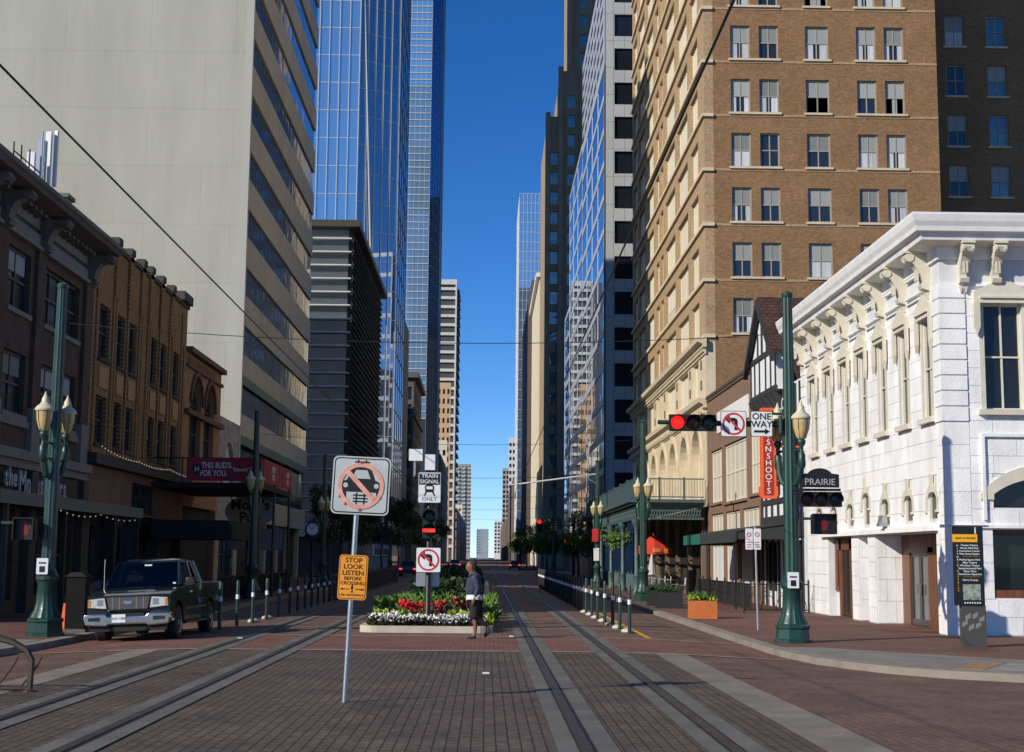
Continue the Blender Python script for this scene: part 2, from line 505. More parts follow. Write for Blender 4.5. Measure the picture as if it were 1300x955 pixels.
def arc_pts(u0, u1, zs, zt, n=10):
    """points of a segmental arch from (u0,zs) up to crown zt and down to (u1,zs)"""
    hw = (u1-u0)/2; rise = zt-zs; rad = (hw*hw+rise*rise)/(2*rise); cz = zt-rad; uc = (u0+u1)/2
    a = math.asin(min(1, hw/rad))
    if rise > hw: a = math.pi - a
    return [(uc+rad*math.sin(-a+2*a*i/n), cz+rad*math.cos(-a+2*a*i/n)) for i in range(n+1)]
def arch_fill(m, face, P, u0, u1, zs, zt, top, d0, d1, n=10):
    """wall left over between an arch and the straight top of its opening"""
    p = arc_pts(u0, u1, zs, zt, n); f = lambda a, q, d: fp(face, P, a, q, d)
    for i in range(n):
        (a, za), (c, zc) = p[i], p[i+1]
        m.prism([(a, za), (c, zc), (c, top), (a, top)], f, d0, d1)
def arch_ring(m, face, P, u0, u1, zs, zt, w, d0, d1, n=10, foot=0):
    p = arc_pts(u0, u1, zs, zt, n); q = arc_pts(u0-w, u1+w, zs, zt+w, n); f = lambda a, b, d: fp(face, P, a, b, d)
    for i in range(n):
        m.prism([p[i], p[i+1], q[i+1], q[i]], f, d0, d1)
    if foot:
        m.box(*fb(face, P, u0-w, u0, zs-foot, zs, d0, d1)); m.box(*fb(face, P, u1, u1+w, zs-foot, zs, d0, d1))

WY, WE = 38.6, 56.0
WB = thing('corner_building', (FR, WY, 0), 'white painted two storey corner building with bracketed cornice and cream window hoods', 'building')
wins = [(c-.44, c+.44, 5.6, 8.25) for c in (39.85, 42.1, 44.45, 46.75, 49.0, 51.3, 53.75)]
small = [(c-.4, c+.4, 2.92, t) for c, t in ((39.75, 3.7), (42.05, 3.7), (44.5, 3.7), (46.75, 3.96), (48.8, 3.7), (51.1, 3.7), (53.3, 3.7))]
doors = [(39.5, 45.8, 0, 2.62), (46.65, 47.85, 0, 2.62), (48.75, 52.15, 0, 2.62)]
sops = wins + small + doors
wall(WB, 'wall', 'R', FR, WY+.001, WE, 0, 9.6, sops, .45, M_stucco_w)
fops = [(12.8, 13.8, 5.72, 8.48), (15.9, 16.9, 5.72, 8.48), (12.9, 15.3, 3.22, 3.98), (12.85, 15.9, .95, 2.66)]
wall(WB, 'wall', 'F', WY, FR+.451, 26, 0, 9.6, fops, .45, M_stucco_w)
MB().box(FR+.45, 25.6, WY+.45, WE-.3, 9.2, 9.5).build('roof', M_blackm, WB)
MB().box(25.6, 26, WY+.45, WE, 0, 9.6).build('wall', M_stucco_w, WB)
MB().box(FR+.45, 25.6, WE-.3, WE, 0, 9.6).build('wall', M_stucco_w, WB)
# stone courses
pieces(WB, 'stone_block', courses('R', FR, WY+.62, WE-.62, 0.02, 9.05, sops, 1.15, .45, .006, 0, .022), M_stucco)
pieces(WB, 'stone_block', courses('F', WY, 12.34, 20, .02, 9.05, fops, 1.2, .45, .006, 0, .022), M_stucco)
# corner pier below, quoins above
pieces(WB, 'quoin', [(FR-.06, 12.32, WY-.06, WY+.6, 5.42+i*.4, 5.42+i*.4+.365) for i in range(9)] +
       [(FR-.05, FR+.3, WE-.6, WE, 5.42+i*.4, 5.42+i*.4+.365) for i in range(9)], M_stucco)
pieces(WB, 'stone_block', [(FR-.022, 12.33, WY-.022, WY+.61, i*.6+.02, i*.6+.61) for i in range(9)], M_stucco)
# string course over the ground floor openings
m = MB()
m.box(FR-.16, FR, WY+.7, 52.9, 2.64, 2.78); m.box(FR-.1, FR, WY+.7, 52.9, 2.78, 2.84)
m.build('string_course', M_stucco, WB)
MB().box(FR-.2, 20, WY-.09, WY-.023, 2.7, 2.78).build('string_course', M_stucco, WB)
m = MB()    # raised panel moulding on the front
for a, b, c, d in ((12.62, 12.70, 2.9, 5.1), (12.70, 20, 5.02, 5.1)): m.box(*fb('F', WY, a, b, c, d, .022, .1))
m.build('panel_moulding', M_stucco, WB)
m = MB()
for a, b, c, d in ((12.5, 19.9, 8.92, 8.98),): m.box(*fb('F', WY, a, b, c, d, .022, .09))
for i in range(7):
    y0 = 39.6+i*2.28+.3; m.box(*fb('R', FR, y0, y0+1.62, 9.0, 9.05, .022, .12)); m.box(*fb('R', FR, y0, y0+1.62, 8.86, 8.9, .022, .09))
    m.box(*fb('R', FR, y0, y0+1.62, 9.5, 9.56, .022, .12))
m.build('frieze_moulding', M_stucco, WB)
# cornice swept round the corner
prof = [(0, 9.62), (.08, 9.62), (.10, 9.95), (.62, 10.02), (.66, 10.18), (.8, 10.22), (.82, 10.34), (.88, 10.46), (.92, 10.62), (.92, 10.68), (0, 10.78)]
m = MB()
for d, z in prof: m.v += [(FR-d, WE+.15, z), (FR-d, WY-d, z), (26, WY-d, z)]
for i in range(len(prof)-1):
    for k in range(2):
        a = i*3+k; m.f.append((a, a+1, a+4, a+3))
m.f.append(tuple(range(0, len(prof)*3, 3)))
m.build('cornice', mat('cornice_white', (.76, .755, .72), .7, nscale=2, namt=.08), WB)
MB().box(FR+.001, 26, WY+.001, WE, 9.602, 10.76).build('parapet', M_stucco_w, WB)
# scroll brackets
bprof = [(0, 9.98), (.62, 9.98), (.66, 9.86), (.6, 9.74), (.44, 9.66), (.34, 9.5), (.24, 9.34), (.2, 9.18), (.26, 9.1), (.22, 9.0), (.06, 8.96), (0, 8.9)]
def bracket(face, u, w, P):
    m = MB().prism(bprof, lambda d, z, a: fp(face, P, a, z, d+.001), u-w/2, u+w/2)
    m.box(*fb(face, P, u-w/2-.05, u+w/2+.05, 9.94, 10.0, .001, .7))
    m.box(*fb(face, P, u-w/2+.06, u-.015, 9.22, 9.6, .3, .36)); m.box(*fb(face, P, u+.015, u+w/2-.06, 9.22, 9.6, .3, .36))
    o = m.build('bracket', M_cream, WB)
    for k in (-1, 1):
        MB().tube([fp(face, P, u+k*(w/2-.03), 9.83, .55), fp(face, P, u+k*(w/2+.03), 9.83, .55)], .12, 10).build('scroll', M_cream, o)
        MB().prism([(u+k*w*.28-.05, 8.9), (u+k*w*.28+.05, 8.9), (u+k*w*.28, 8.74)], lambda a, q, d: fp(face, P, a, q, d), .022, .12).build('drop', M_cream, o)
for i in range(8): bracket('R', 39.55+i*2.28, .34, FR)
for u in (12.28, 13.12, 15.4, 17.7): bracket('F', u, .24, WY)
# upper windows
def hooded(face, P, u0, u1, z0, z1):
    w = u1-u0; c = (u0+u1)/2
    o = window(WB, face, P, u0, z0, w, z1-z0, 2, 2, .09 if face == 'R' else .2, .055, M_cream, M_wglass)
    h = MB(); f = lambda a, q, d: fp(face, P, a, q, d)
    h.prism([(u0-.26, z1), (u1+.26, z1), (u1+.26, z1+.3), (c, z1+.66), (u0-.26, z1+.3)], f, .022, .14)
    h.prism([(u0-.12, z1+.12), (u1+.12, z1+.12), (u1+.12, z1+.17), (u0-.12, z1+.17)], f, .14, .2)
    h.build('window_hood', M_cream, o)
    j = MB()
    for a in (u0-.13, u1): j.box(*fb(face, P, a, a+.13, z0, z1, .005, .03))
    j.build('jamb', M_cream, o)
    for a in (u0-.2, u1+.2):
        MB().prism([(a-.085, z1), (a-.085, z1-.62), (a, z1-.84), (a+.085, z1-.62), (a+.085, z1)], f, .07, .15).build('ear', M_cream, o)
    MB().box(*fb(face, P, u0-.22, u1+.22, z0-.14, z0, .0, .16)).build('sill', M_cream, o)
for a, b, c, d in wins: hooded('R', FR, a, b, c, d)
for a, b, c, d in fops[:2]: hooded('F', WY, a, b, c, d)
# small arched windows
for a, b, c, d in small:
    o = window(WB, 'R', FR, a, c, b-a, d-c, 1, 1, .07, .04, M_cream, M_wglass)
    m = MB(); arch_fill(m, 'R', FR, a, b, d-.22, d-.02, d, -.3, .021); m.build('arch_spandrel', M_stucco, o)
    m = MB(); arch_ring(m, 'R', FR, a, b, d-.22, d-.02, .2, .022, .04, foot=.3)
    f = lambda p, q, e: fp('R', FR, p, q, e); cc = (a+b)/2
    m.prism([(cc-.09, d-.06), (cc+.09, d-.06), (cc+.14, d+.42), (cc-.14, d+.42)], f, .023, .07)
    m.build('arch_hood', M_cream, o)
    m = MB()
    for e in (a-.17, b+.05): m.box(*fb('R', FR, e, e+.12, d-.58, d-.52, .022, .1))
    m.build('hood_stop', M_cream, o)
a, b, c, d = fops[2]
o = window(WB, 'F', WY, a, c, b-a, d-c, 1, 1, .25, .05, M_black, M_wglass)
m = MB(); arch_fill(m, 'F', WY, a, b, c+.34, d-.02, d, -.3, .021, 14); m.build('arch_spandrel', M_stucco, o)
m = MB(); arch_ring(m, 'F', WY, a, b, c+.34, d-.02, .34, .022, .075, 14, foot=.14)
m.prism([(13.98, d-.06), (14.2, d-.06), (14.3, d+.62), (13.88, d+.62)], lambda p, q, e: fp('F', WY, p, q, e), .023, .13)
m.build('arch_hood', M_cream, o)
# shop window on the front
a, b, c, d = fops[3]
o = window(WB, 'F', WY, a, c, b-a, d-c, 2, 1, .4, .07, M_black, M_wglass)
MB().box(*fb('F', WY, a, b, c, c+.2, -.38, -.02)).build('sill_board', M_wood, o)
MB().box(*fb('F', WY, a, b, d-.12, d, -.36, -.1)).build('head_board', M_wood, o)
# recessed entrances
def recess(y0, y1, xb, h=2.62):
    m = MB(); m.box(xb, xb+.2, y0, y1, 0, h); m.box(FR+.45, xb, y0-.12, y0, 0, h); m.box(FR+.45, xb, y1, y1+.12, 0, h)
    m.box(FR+.45, xb+.2, y0-.12, y1+.12, h, h+.1)
    return m.build('recess_wall', M_stucco_w, WB)
recess(39.5, 45.8, 12.58); recess(46.65, 47.85, 12.5); MB().box(12.0, 12.12, 48.7, 52.2, 0, 2.7).build('recess_wall', M_stucco_w, WB)
pieces(WB, 'stone_block', courses('F', 45.8, FR+.03, 12.55, .02, 2.6, [], .56, .6, .006, 0, .02), M_stucco)
pieces(WB, 'stone_block', courses('F', 47.85, FR+.03, 12.48, .02, 2.6, [], .6, .6, .006, 0, .02), M_stucco)
d0 = MB(); X = 12.58
for a, b, c, d in ((41.9, 42.6, 0, 2.6), (42.6, 43.1, 0, 2.25), (44.98, 45.775, 0, 2.6), (42.6, 44.98, 2.1, 2.2), (42.6, 44.98, 2.5, 2.6), (42.6, 44.98, 2.2, 2.5)):
    d0.box(*fb('R', X, a, b, c, d, 0, .1 if d-c != .3 else .05))
DR = d0.build('door_surround', M_wood, WB)
for y0 in (43.1, 44.05):
    m = MB()
    m.box(*fb('R', X, y0, y0+.1, .02, 2.1, .0, .06)); m.box(*fb('R', X, y0+.82, y0+.92, .02, 2.1, .0, .06))
    m.box(*fb('R', X, y0+.1, y0+.82, .02, .2, .0, .06)); m.box(*fb('R', X, y0+.1, y0+.82, 1.98, 2.1, .0, .06))
    dd = m.build('door_leaf', M_door, WB)
    MB().box(*fb('R', X, y0+.1, y0+.82, .2, 1.98, .02, .03)).build('pane', glass('door_glass', (.5, .5, .5), .06, .04, (.03, .035, .035)), dd)
    MB().tube([fp('R', X, y0+(.78 if y0 < 44 else .14), .9, .1), fp('R', X, y0+(.78 if y0 < 44 else .14), 1.2, .1)], .018, 6).build('handle', M_steel, dd)
d0 = MB(); X = 12.0
for a, b, c, d in ((48.78, 49.1, .85, 2.6), (49.75, 50.05, 0, 2.6), (51.2, 51.5, 0, 2.6), (51.85, 52.12, .85, 2.6), (49.1, 51.85, 2.2, 2.58)):
    d0.box(*fb('R', X, a, b, c, d, 0, .09))
d0.box(*fb('R', X, 49.1, 49.75, .85, .95, 0, .12)); d0.box(*fb('R', X, 51.5, 51.85, .85, .95, 0, .12))
DR = d0.build('door_surround', M_wood, WB)
MB().box(*fb('R', X, 50.05, 51.2, .02, 2.2, .01, .03)).build('pane', M_wglass, DR); MB().box(*fb('R', X, 49.1, 49.75, .95, 2.2, .01, .03)).build('pane', M_wglass, DR); MB().box(*fb('R', X, 51.5, 51.85, .95, 2.2, .01, .03)).build('pane', M_wglass, DR)
# small things on the wall
sat = thing('wall_lamp', (FR-.1, 44.2, 2.86), 'small grey floodlight standing on the white ledge over the entrance', 'lamp')
m = MB().box(FR-.34, FR-.03, 43.98, 44.32, 2.84, 2.92); m.build('bracket', M_alu, sat)
m = MB().prism([(-.3, 2.92), (.02, 2.92), (.0, 3.12), (-.2, 3.16)], lambda p, q, a: (FR-.12+p*.6, a, q), 43.95, 44.4); m.build('housing', M_alu, sat)
# ------------------------------------------------------------------ brick hotel
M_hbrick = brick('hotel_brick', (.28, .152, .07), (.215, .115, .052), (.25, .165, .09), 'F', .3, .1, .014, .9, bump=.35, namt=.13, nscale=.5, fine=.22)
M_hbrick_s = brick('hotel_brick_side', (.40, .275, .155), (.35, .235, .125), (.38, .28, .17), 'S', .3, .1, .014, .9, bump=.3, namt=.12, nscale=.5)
M_lime = mat('hotel_limestone', (.60, .50, .34), .8, nscale=1.2, namt=.12, bump=.2, bscale=14)
M_limewin = mat('pale_window_frame', (.68, .62, .48), .6, nscale=3, namt=.06)
M_blind = mat('grey_blind', (.27, .285, .27), .8, var=.35)
M_curtain = mat('white_curtain', (.52, .53, .54), .85, nscale=9, namt=.2, var=.15, streak=.05)
M_cblind = mat('cream_blind', (.60, .54, .40), .8, var=.08)
M_hglass = glass('hotel_glass', (.62, .62, .62), .03, .04, (.02, .024, .028), wav=.06, wscale=.8)
M_hglass_sky = glass('hotel_glass_bright', (.62, .52, .44), .35, .08, (.05, .06, .08), wav=.2, wscale=.6)
M_hframe = mat('hotel_sash', (.34, .31, .25), .6)
HY, HT = 80.5, 62.6
HOT = thing('brick_hotel', (FR, HY, 0), 'tall brown brick hotel with pale stone street side and rows of sash windows', 'building')
belts = [13.72 + 3.06*k for k in range(16)]
cols = [(13.18, 14.26), (14.76, 15.84), (17.33, 18.63), (20.16, 21.24), (21.71, 22.79)]
fo = [(a, b, z+.2, z+2.1) for z in belts for a, b in cols]
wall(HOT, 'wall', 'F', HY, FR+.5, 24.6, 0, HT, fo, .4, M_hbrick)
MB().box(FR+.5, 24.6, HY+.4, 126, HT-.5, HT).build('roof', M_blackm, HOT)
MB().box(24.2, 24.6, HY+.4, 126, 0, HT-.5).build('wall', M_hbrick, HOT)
for z in belts:
    m = MB(); m.box(FR+.5, 24.6, HY-.03, HY, z-.05, z+.08)
    m.build('belt_course', M_hbrick_s, HOT)
    for s0, s1 in ((13.06, 15.96), (17.21, 18.75), (20.04, 22.91)):
        MB().box(s0, s1, HY-.12, HY+.1, z+.08, z+.2).build('sill', M_lime, HOT)
rnd = random.Random(4)
def sash(parent, face, P, a, b, z, h, gm, shaded=False):
    o = window(parent, face, P, a, z, b-a, h, 2, 2, .16, .075, M_hframe, gm)
    t = rnd.random(); off = wloc(o)
    f1 = 1 if t < .12 else .5
    if t > .93 and not shaded: return o
    d0 = .152
    if not shaded or t < .6:
        MB().box(*fb(face, P, a+.07, b-.07, z+h*(1-f1), z+h-.06, -.168, -d0)).build('blind', M_blind, o)
    if t < .72 and not shaded:
        w = (b-a)*rnd.choice((.22, .3, .45)); h2 = h*.5
        MB().box(*fb(face, P, a+.08, a+.08+w, z+.06, z+h2-.03, -.168, -d0)).build('curtain', M_curtain, o)
        MB().box(*fb(face, P, b-.08-w, b-.08, z+.06, z+h2-.03, -.168, -d0)).build('curtain', M_curtain, o)
    return o
for z in belts[:12]:
    for a, b in cols: sash(HOT, 'F', HY, a, b, z+.2, 1.9, M_hglass)
# street side
bays = [(83.0, 86.1, 3), (87.4, 92.2, 4), (93.5, 98.7, 4), (99.9, 101.5, 1), (102.3, 104.3, 1), (105.7, 110.4, 4), (111.6, 116.3, 4), (117.4, 120.4, 3)]
so = [(a, b, z+.1, z+2.3) for z in belts for a, b, c in bays]
low = [(a+.35, b-.35, 10.75, 12.7) for a, b, c in bays]
arches = [(c-1.7, c+1.7, 5.0, 9.0) for c in (84.2, 89.4, 94.8, 100.2, 105.6, 111.0, 116.4)]
wall(HOT, 'wall', 'R', FR, HY, 121.2, 13.4, HT, so, .5, M_hbrick_s)
wall(HOT, 'wall', 'R', FR-.02, HY-.02, 121.2, 4.6, 13.4, low + arches, .52, M_lime)
MB().box(FR-.02, FR+.49, HY-.021, HY+.001, 4.6, 13.4).build('wall', M_lime, HOT)
for z in belts:
    m = MB(); m.box(FR-.14, FR, HY-.14, 121.2, z-.08, z+.1); m.box(FR, FR+.5, HY-.14, HY, z-.08, z+.1)
    m.build('belt_course', M_lime, HOT)
for z in belts[:14]:
    for a, b, c in bays:
        window(HOT, 'R', FR, a, z+.1, b-a, 2.2, c*2 if c > 1 else 2, 1, .22, .1, M_limewin, M_hglass, blind=1 if rnd.random() < .9 else .6, bmat=M_cblind)
for a, b, z0, z1 in low:
    window(HOT, 'R', FR-.02, a, z0, b-a, z1-z0, max(2, round((b-a)/.7)), 1, .25, .11, M_limewin, M_hglass, blind=1, bmat=M_cblind)
for y in [82.2, 86.75, 92.85, 99.3, 105.0, 111.0]:
    for z in (11.0, 12.1):
        MB().box(FR-.06, FR-.018, y-.22, y+.22, z, z+.5).build('ornament', mat('dark_medallion', (.16, .12, .08), .8), HOT)
for a, b, z0, z1 in arches:
    o = window(HOT, 'R', FR-.02, a, z0, b-a, z1-z0, 3, 3, .4, .1, M_limewin, M_hglass, blind=.7, bmat=M_cblind)
    m = MB(); arch_fill(m, 'R', FR-.02, a, b, z1-1.7, z1-.02, z1, -.5, .0, 12); m.build('arch_spandrel', M_lime, o)
    m = MB(); arch_ring(m, 'R', FR-.02, a, b, z1-1.7, z1-.02, .28, 0, .1, 12, foot=2.2); m.build('arch_moulding', M_lime, o)
    MB().box(*fb('R', FR-.02, (a+b)/2-.18, (a+b)/2+.18, z1-.05, z1+.45, 0, .2)).build('keystone', M_lime, o)
def cornice_s(parent, z, h, d, y0, y1, m, x=FR-.02):
    b = MB()
    b.prism([(0, z), (d*.35, z), (d*.45, z+h*.35), (d*.9, z+h*.55), (d, z+h), (0, z+h)], lambda p, q, a: (x-p, a, q), y0-d*.6, y1)
    return b.build('cornice', m, parent)
cornice_s(HOT, 13.1, .5, .55, HY, 121.2, M_lime); cornice_s(HOT, 9.85, .5, .5, HY, 121.2, M_lime); cornice_s(HOT, 12.75, .25, .2, HY, 121.2, M_lime)
cornice_s(HOT, 9.45, .2, .16, HY, 121.2, M_lime)
pieces(HOT, 'dentil', [(FR-.4, FR-.02, 81+k*1.2, 81.35+k*1.2, 9.65, 9.849) for k in range(34)], M_lime)
# ground floor behind the gallery
MB().box(FR, FR+.3, HY, 121.2, 0, 4.6).build('shopfront', M_interior, HOT)
pieces(HOT, 'pilaster', [(FR-.2, FR-.001, y, y+.6, 0, 4.6) for y in (81.2, 86.7, 92.1, 97.5, 103, 108.4, 113.8, 119)], mat('brown_stone', (.18, .12, .08), .8))
# wing set back to the right, in the shade of the main block
WG = thing('hotel_wing', (24.6, 86.7, 0), 'brown brick hotel wing set back beside the main block, two window columns', 'building')
wc = [(27.05, 28.2), (29.53, 30.66), (32.3, 33.4)]
wo = [(a, b, z+.2, z+2.1) for z in belts for a, b in wc]
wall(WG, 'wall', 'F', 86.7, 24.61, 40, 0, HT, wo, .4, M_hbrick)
MB().box(24.61, 40, 87.1, 120, HT-.5, HT).build('roof', M_blackm, WG)
for z in belts[:12]:
    for i, (a, b) in enumerate(wc):
        sash(WG, 'F', 86.7, a, b, z+.2, 1.9, M_hglass_sky if i else M_hglass, shaded=bool(i))
        MB().box(a-.12, b+.12, 86.58, 86.8, z+.08, z+.2).build('sill', M_lime, WG)

# ------------------------------------------------------------------ iron gallery in front of the hotel
M_iron = mat('grey_green_iron', (.055, .095, .095), .5, nscale=3, namt=.2)
GX, G0, G1 = 7.8, 80.0, 119.0
GA = thing('iron_gallery', (GX, G0, 0), 'grey green cast iron gallery with railing and slender columns over the hotel sidewalk', 'gallery')
MB().box(GX, FR-.25, G0, G1, 4.62, 4.78).build('deck', M_iron, GA)
m = MB(); m.box(GX-.35, FR-.25, G0-.35, G0, 4.78, 4.95); m.box(GX-.35, GX, G0, G1, 4.78, 4.95)
m.box(GX-.2, FR-.25, G0-.2, G0, 4.66, 4.78); m.box(GX-.2, GX, G0, G1, 4.66, 4.78)
m.build('cornice', M_iron, GA)
m = MB()
for z0, z1 in ((3.9, 4.0), (4.5, 4.6)): m.box(GX, FR-.25, G0, G0+.14, z0, z1); m.box(GX, GX+.14, G0+.14, G1, z0, z1)
m.build('girder', M_iron, GA)
m = MB()
n = 24
for i in range(n):
    x0 = GX+.14+i*(FR-.4-GX-.14)/n; x1 = x0+(FR-.4-GX-.14)/n
    m.tube([(x0, G0+.07, 4.0), (x1, G0+.07, 4.5)], .03, 4); m.tube([(x0, G0+.07, 4.5), (x1, G0+.07, 4.0)], .03, 4)
for i in range(80):
    y0 = G0+.2+i*.48; m.tube([(GX+.07, y0, 4.0), (GX+.07, y0+.48, 4.5)], .03, 4); m.tube([(GX+.07, y0, 4.5), (GX+.07, y0+.48, 4.0)], .03, 4)
tag(m.build('lattice', M_iron, GA), kind='stuff')
m = MB()
for z in (5.05, 6.0):
    m.box(GX-.03, FR-.25, G0-.03, G0+.03, z, z+.06); m.box(GX-.03, GX+.03, G0, G1, z, z+.06)
m.build('handrail', M_iron, GA)
m = MB()
for i in range(26): x = GX+.1+i*.145; m.box(x-.01, x+.01, G0-.01, G0+.01, 5.11, 6.0)
for i in range(260): y = G0+.15+i*.149; m.box(GX-.01, GX+.01, y-.01, y+.01, 5.11, 6.0)
tag(m.build('pickets', M_iron, GA), kind='stuff')
for y in [G0, G0+4.2, G0+8.5, G0+12.8, G0+17, G0+21.3, G0+25.5, G0+30, G0+34]:
    MB().box(GX-.06, GX+.06, y-.06, y+.06, 4.95, 6.15).build('post', M_iron, GA)
for x in (9.1, 10.4): MB().box(x-.05, x+.05, G0-.05, G0+.05, 4.95, 6.12).build('post', M_iron, GA)
for y in (80.4, 88.4, 96.6, 104.8, 113):
    m = MB().lathe([(.22, 0), (.22, .12), (.17, .2), (.17, .9), (.2, .95), (.12, 1.05), (.105, 3.3), (.13, 3.33), (.12, 3.4), (.2, 3.62), (.26, 3.7), (.26, 3.9)], (GX+.12, y, 0), 12)
    c = m.build('column', M_iron, GA, True)
    for k in (-1, 1):
        MB().tube([(GX+.12, y+k*.1, 3.3), (GX+.12, y+k*.3, 3.55), (GX+.12, y+k*.62, 3.88)], .03, 5).build('scroll_brace', M_iron, c)
# string of bulbs along the gallery
M_bulb = mat('bulb_glass', (.8, .75, .6), .3, emit=(1, .85, .6), estr=1.2)

# ------------------------------------------------------------------ brown shop building
M_shop = mat('brown_painted_brick', (.205, .125, .085), .85, nscale=1.6, namt=.12, bump=.4, bscale=26)
M_shopblind = mat('shop_blind', (.50, .47, .38), .8, var=.06)
SH = thing('brown_shop_building', (FR, 64.5, 0), 'low brown painted shop building with pale grouped windows between gabled house and hotel', 'building')
S0, S1, SZ = 64.5, 80.42, 10.25
grp = [(64.95, 67.4, 4.7, 7.4, 3), (68.25, 74.75, 4.6, 7.4, 5), (75.45, 79.2, 4.7, 7.4, 3)]
lowg = [(65.2, 69.6, 2.95, 4.15, 4), (70.2, 74.6, 2.95, 4.15, 4), (75.2, 79.3, 2.95, 4.15, 4)]
base = [(65.2, 66.4, 0.05, 2.6, 1), (67.0, 70.4, .7, 2.6, 3), (71, 74.6, .7, 2.6, 3), (75.2, 79.3, .7, 2.6, 3)]
wall(SH, 'wall', 'R', FR, S0, S1, 0, SZ, [g[:4] for g in grp+lowg+base], .4, M_shop)
MB().box(FR+.4, 24, S0, S0+.4, 0, SZ).build('wall', M_shop, SH)
MB().box(FR+.4, 24, S0+.4, S1, SZ-.8, SZ-.6).build('roof', M_blackm, SH)
m = MB(); m.box(FR-.1, FR+.5, S0, S1, SZ, SZ+.14); m.box(FR-.06, FR+.1, S0, S1, SZ-.16, SZ); m.build('coping', mat('dark_coping', (.09, .06, .045), .8), SH)
for a, b, c, d, n in grp: window(SH, 'R', FR, a, c, b-a, d-c, n, 2, .15, .12, M_limewin, M_hglass, smat=M_shop, blind=1, bmat=M_shopblind)
for a, b, c, d, n in lowg: window(SH, 'R', FR, a, c, b-a, d-c, n, 1, .15, .1, M_limewin, M_hglass, blind=1, bmat=M_shopblind)
for a, b, c, d, n in base: window(SH, 'R', FR, a, c, b-a, d-c, n, 1, .15, .09, M_wood if n == 1 else M_limewin, M_hglass, blind=0 if n == 1 else 1, bmat=M_curtain)
MB().box(FR-.06, FR-.001, 67.45, 76.6, 8.15, 9.2).build('sign_panel', mat('blank_white_panel', (.72, .71, .66), .7, nscale=2, namt=.05), SH)
AW = thing('shop_awning', (FR, 58, 2.6), 'long dark awning with a green end over the shop sidewalk', 'awning')
m = MB(); m.prism([(0, 3.3), (2.3, 2.95), (2.3, 2.55), (2.26, 2.55), (2.26, 2.9), (0, 3.24)], lambda p, q, a: (FR-.001-p, a, q), 57.5, 72.4); m.build('canopy', mat('dark_canvas', (.03, .035, .035), .85), AW)
MB().box(FR-2.345, FR-2.305, 66.8, 72.4, 2.5, 2.92).build('valance', mat('green_canvas', (.008, .13, .09), .8), AW)
MB().box(FR-2.345, FR-2.305, 57.5, 66.79, 2.5, 2.92).build('valance', mat('dark_canvas', ()), AW)
MB().prism([(0.001, 3.22), (2.25, 2.89), (2.25, 2.5), (0.001, 2.5)], lambda p, q, a: (FR-.002-p, a, q), 72.3, 72.36).build('end_panel', mat('green_canvas', (.008, .16, .11), .8), AW)
MB().prism([(0.001, 3.22), (2.25, 2.89), (2.25, 2.62), (0.001, 2.62)], lambda p, q, a: (FR-.002-p, a, q), 57.55, 57.6).build('end_panel', mat('dark_canvas', ()), AW)
for y in (58.2, 65, 72): MB().tube([(FR-2.2, y, 0), (FR-2.2, y, 2.6)], .035, 6).build('post', M_black, AW)

# ------------------------------------------------------------------ half-timbered gabled house
M_shingle = brick('roof_shingle', (.085, .042, .03), (.06, .032, .024), (.02, .012, .01), 'F', .3, .16, .015, .9, namt=.3)
M_timber = mat('dark_timber', (.03, .03, .033), .7, nscale=5, namt=.3)
M_plaster = mat('white_plaster', (.72, .73, .74), .85, nscale=2, namt=.06)
TU = thing('gabled_house', (FR, 56.05, 0), 'narrow half timbered house with dark gable and shingle roof beside white building', 'building')
T0, T1, GC = 56.05, 64.48, 62.3
wall(TU, 'wall', 'R', FR, T0, T1, 0, 8.6, [(56.6, 57.8, .1, 2.6), (58.6, 60.6, .6, 2.6), (61.4, 63.8, .6, 2.6), (57, 58.6, 4.4, 6.6), (60.5, 63.5, 4.4, 6.6)], .3, M_plaster)
MB().box(FR+.3, 24, T0, T0+.3, 0, 9.0).build('wall', M_plaster, TU)
for a, b, c, d in ((56.6, 57.8, .1, 2.6), (58.6, 60.6, .6, 2.6), (61.4, 63.8, .6, 2.6), (57, 58.6, 4.4, 6.6), (60.5, 63.5, 4.4, 6.6)):
    window(TU, 'R', FR, a, c, b-a, d-c, 2, 1, .15, .1, M_timber, M_wglass)
m = MB(); tx = FR-.3
m.box(tx, FR, 59.4, 65.0, 8.55, 10.2); m.prism([(59.4, 10.2), (65.0, 10.2), (GC, 12.55)], lambda p, q, a: (a, p, q), tx, FR+.2)
m.build('gable_bay', M_plaster, TU)
tim = []
for y in (59.4, 60.4, 61.5, 62.9, 64.0, 64.9): tim.append((tx-.05, tx, y, y+.12, 8.7, 10.1))
tim += [(tx-.06, tx, 59.35, 65.05, 8.5, 8.72), (tx-.06, tx, 59.35, 65.05, 10.1, 10.3), (tx-.06, tx, 62.2, 62.4, 10.3, 12.3), (tx-.05, tx, 61.2, 61.36, 10.3, 11.3), (tx-.05, tx, 63.2, 63.36, 10.3, 11.3)]
for y in (56.1, 57.0, 58.2, 59.4, 60.7, 62, 63.3, 64.2): tim.append((FR-.07, FR, y, y+.22, 0, 8.5))
tim += [(FR-.075, FR, T0, T1, 2.7, 3.6), (FR-.075, FR, T0, T1, 6.8, 7.0), (FR-.075, FR, T0, T1, 4.1, 4.3)]
pieces(TU, 'timber', tim, M_timber)
for y in (59.6, 60.6, 61.6, 62.6, 63.6, 64.6):
    MB().prism([(0, 8.5), (.5, 8.5), (.42, 8.3), (.05, 7.7), (0, 7.7)], lambda p, q, a: (FR-p, a, q), y, y+.16).build('bracket', M_timber, TU)
m = MB()
for s in (-1, 1):
    e = GC+s*3.2; f = lambda p, q, a: (a, p, q)
    m.prism([(GC, 12.6), (e, 9.9), (e, 9.6), (GC, 12.25)], f, tx-.28, tx-.08)
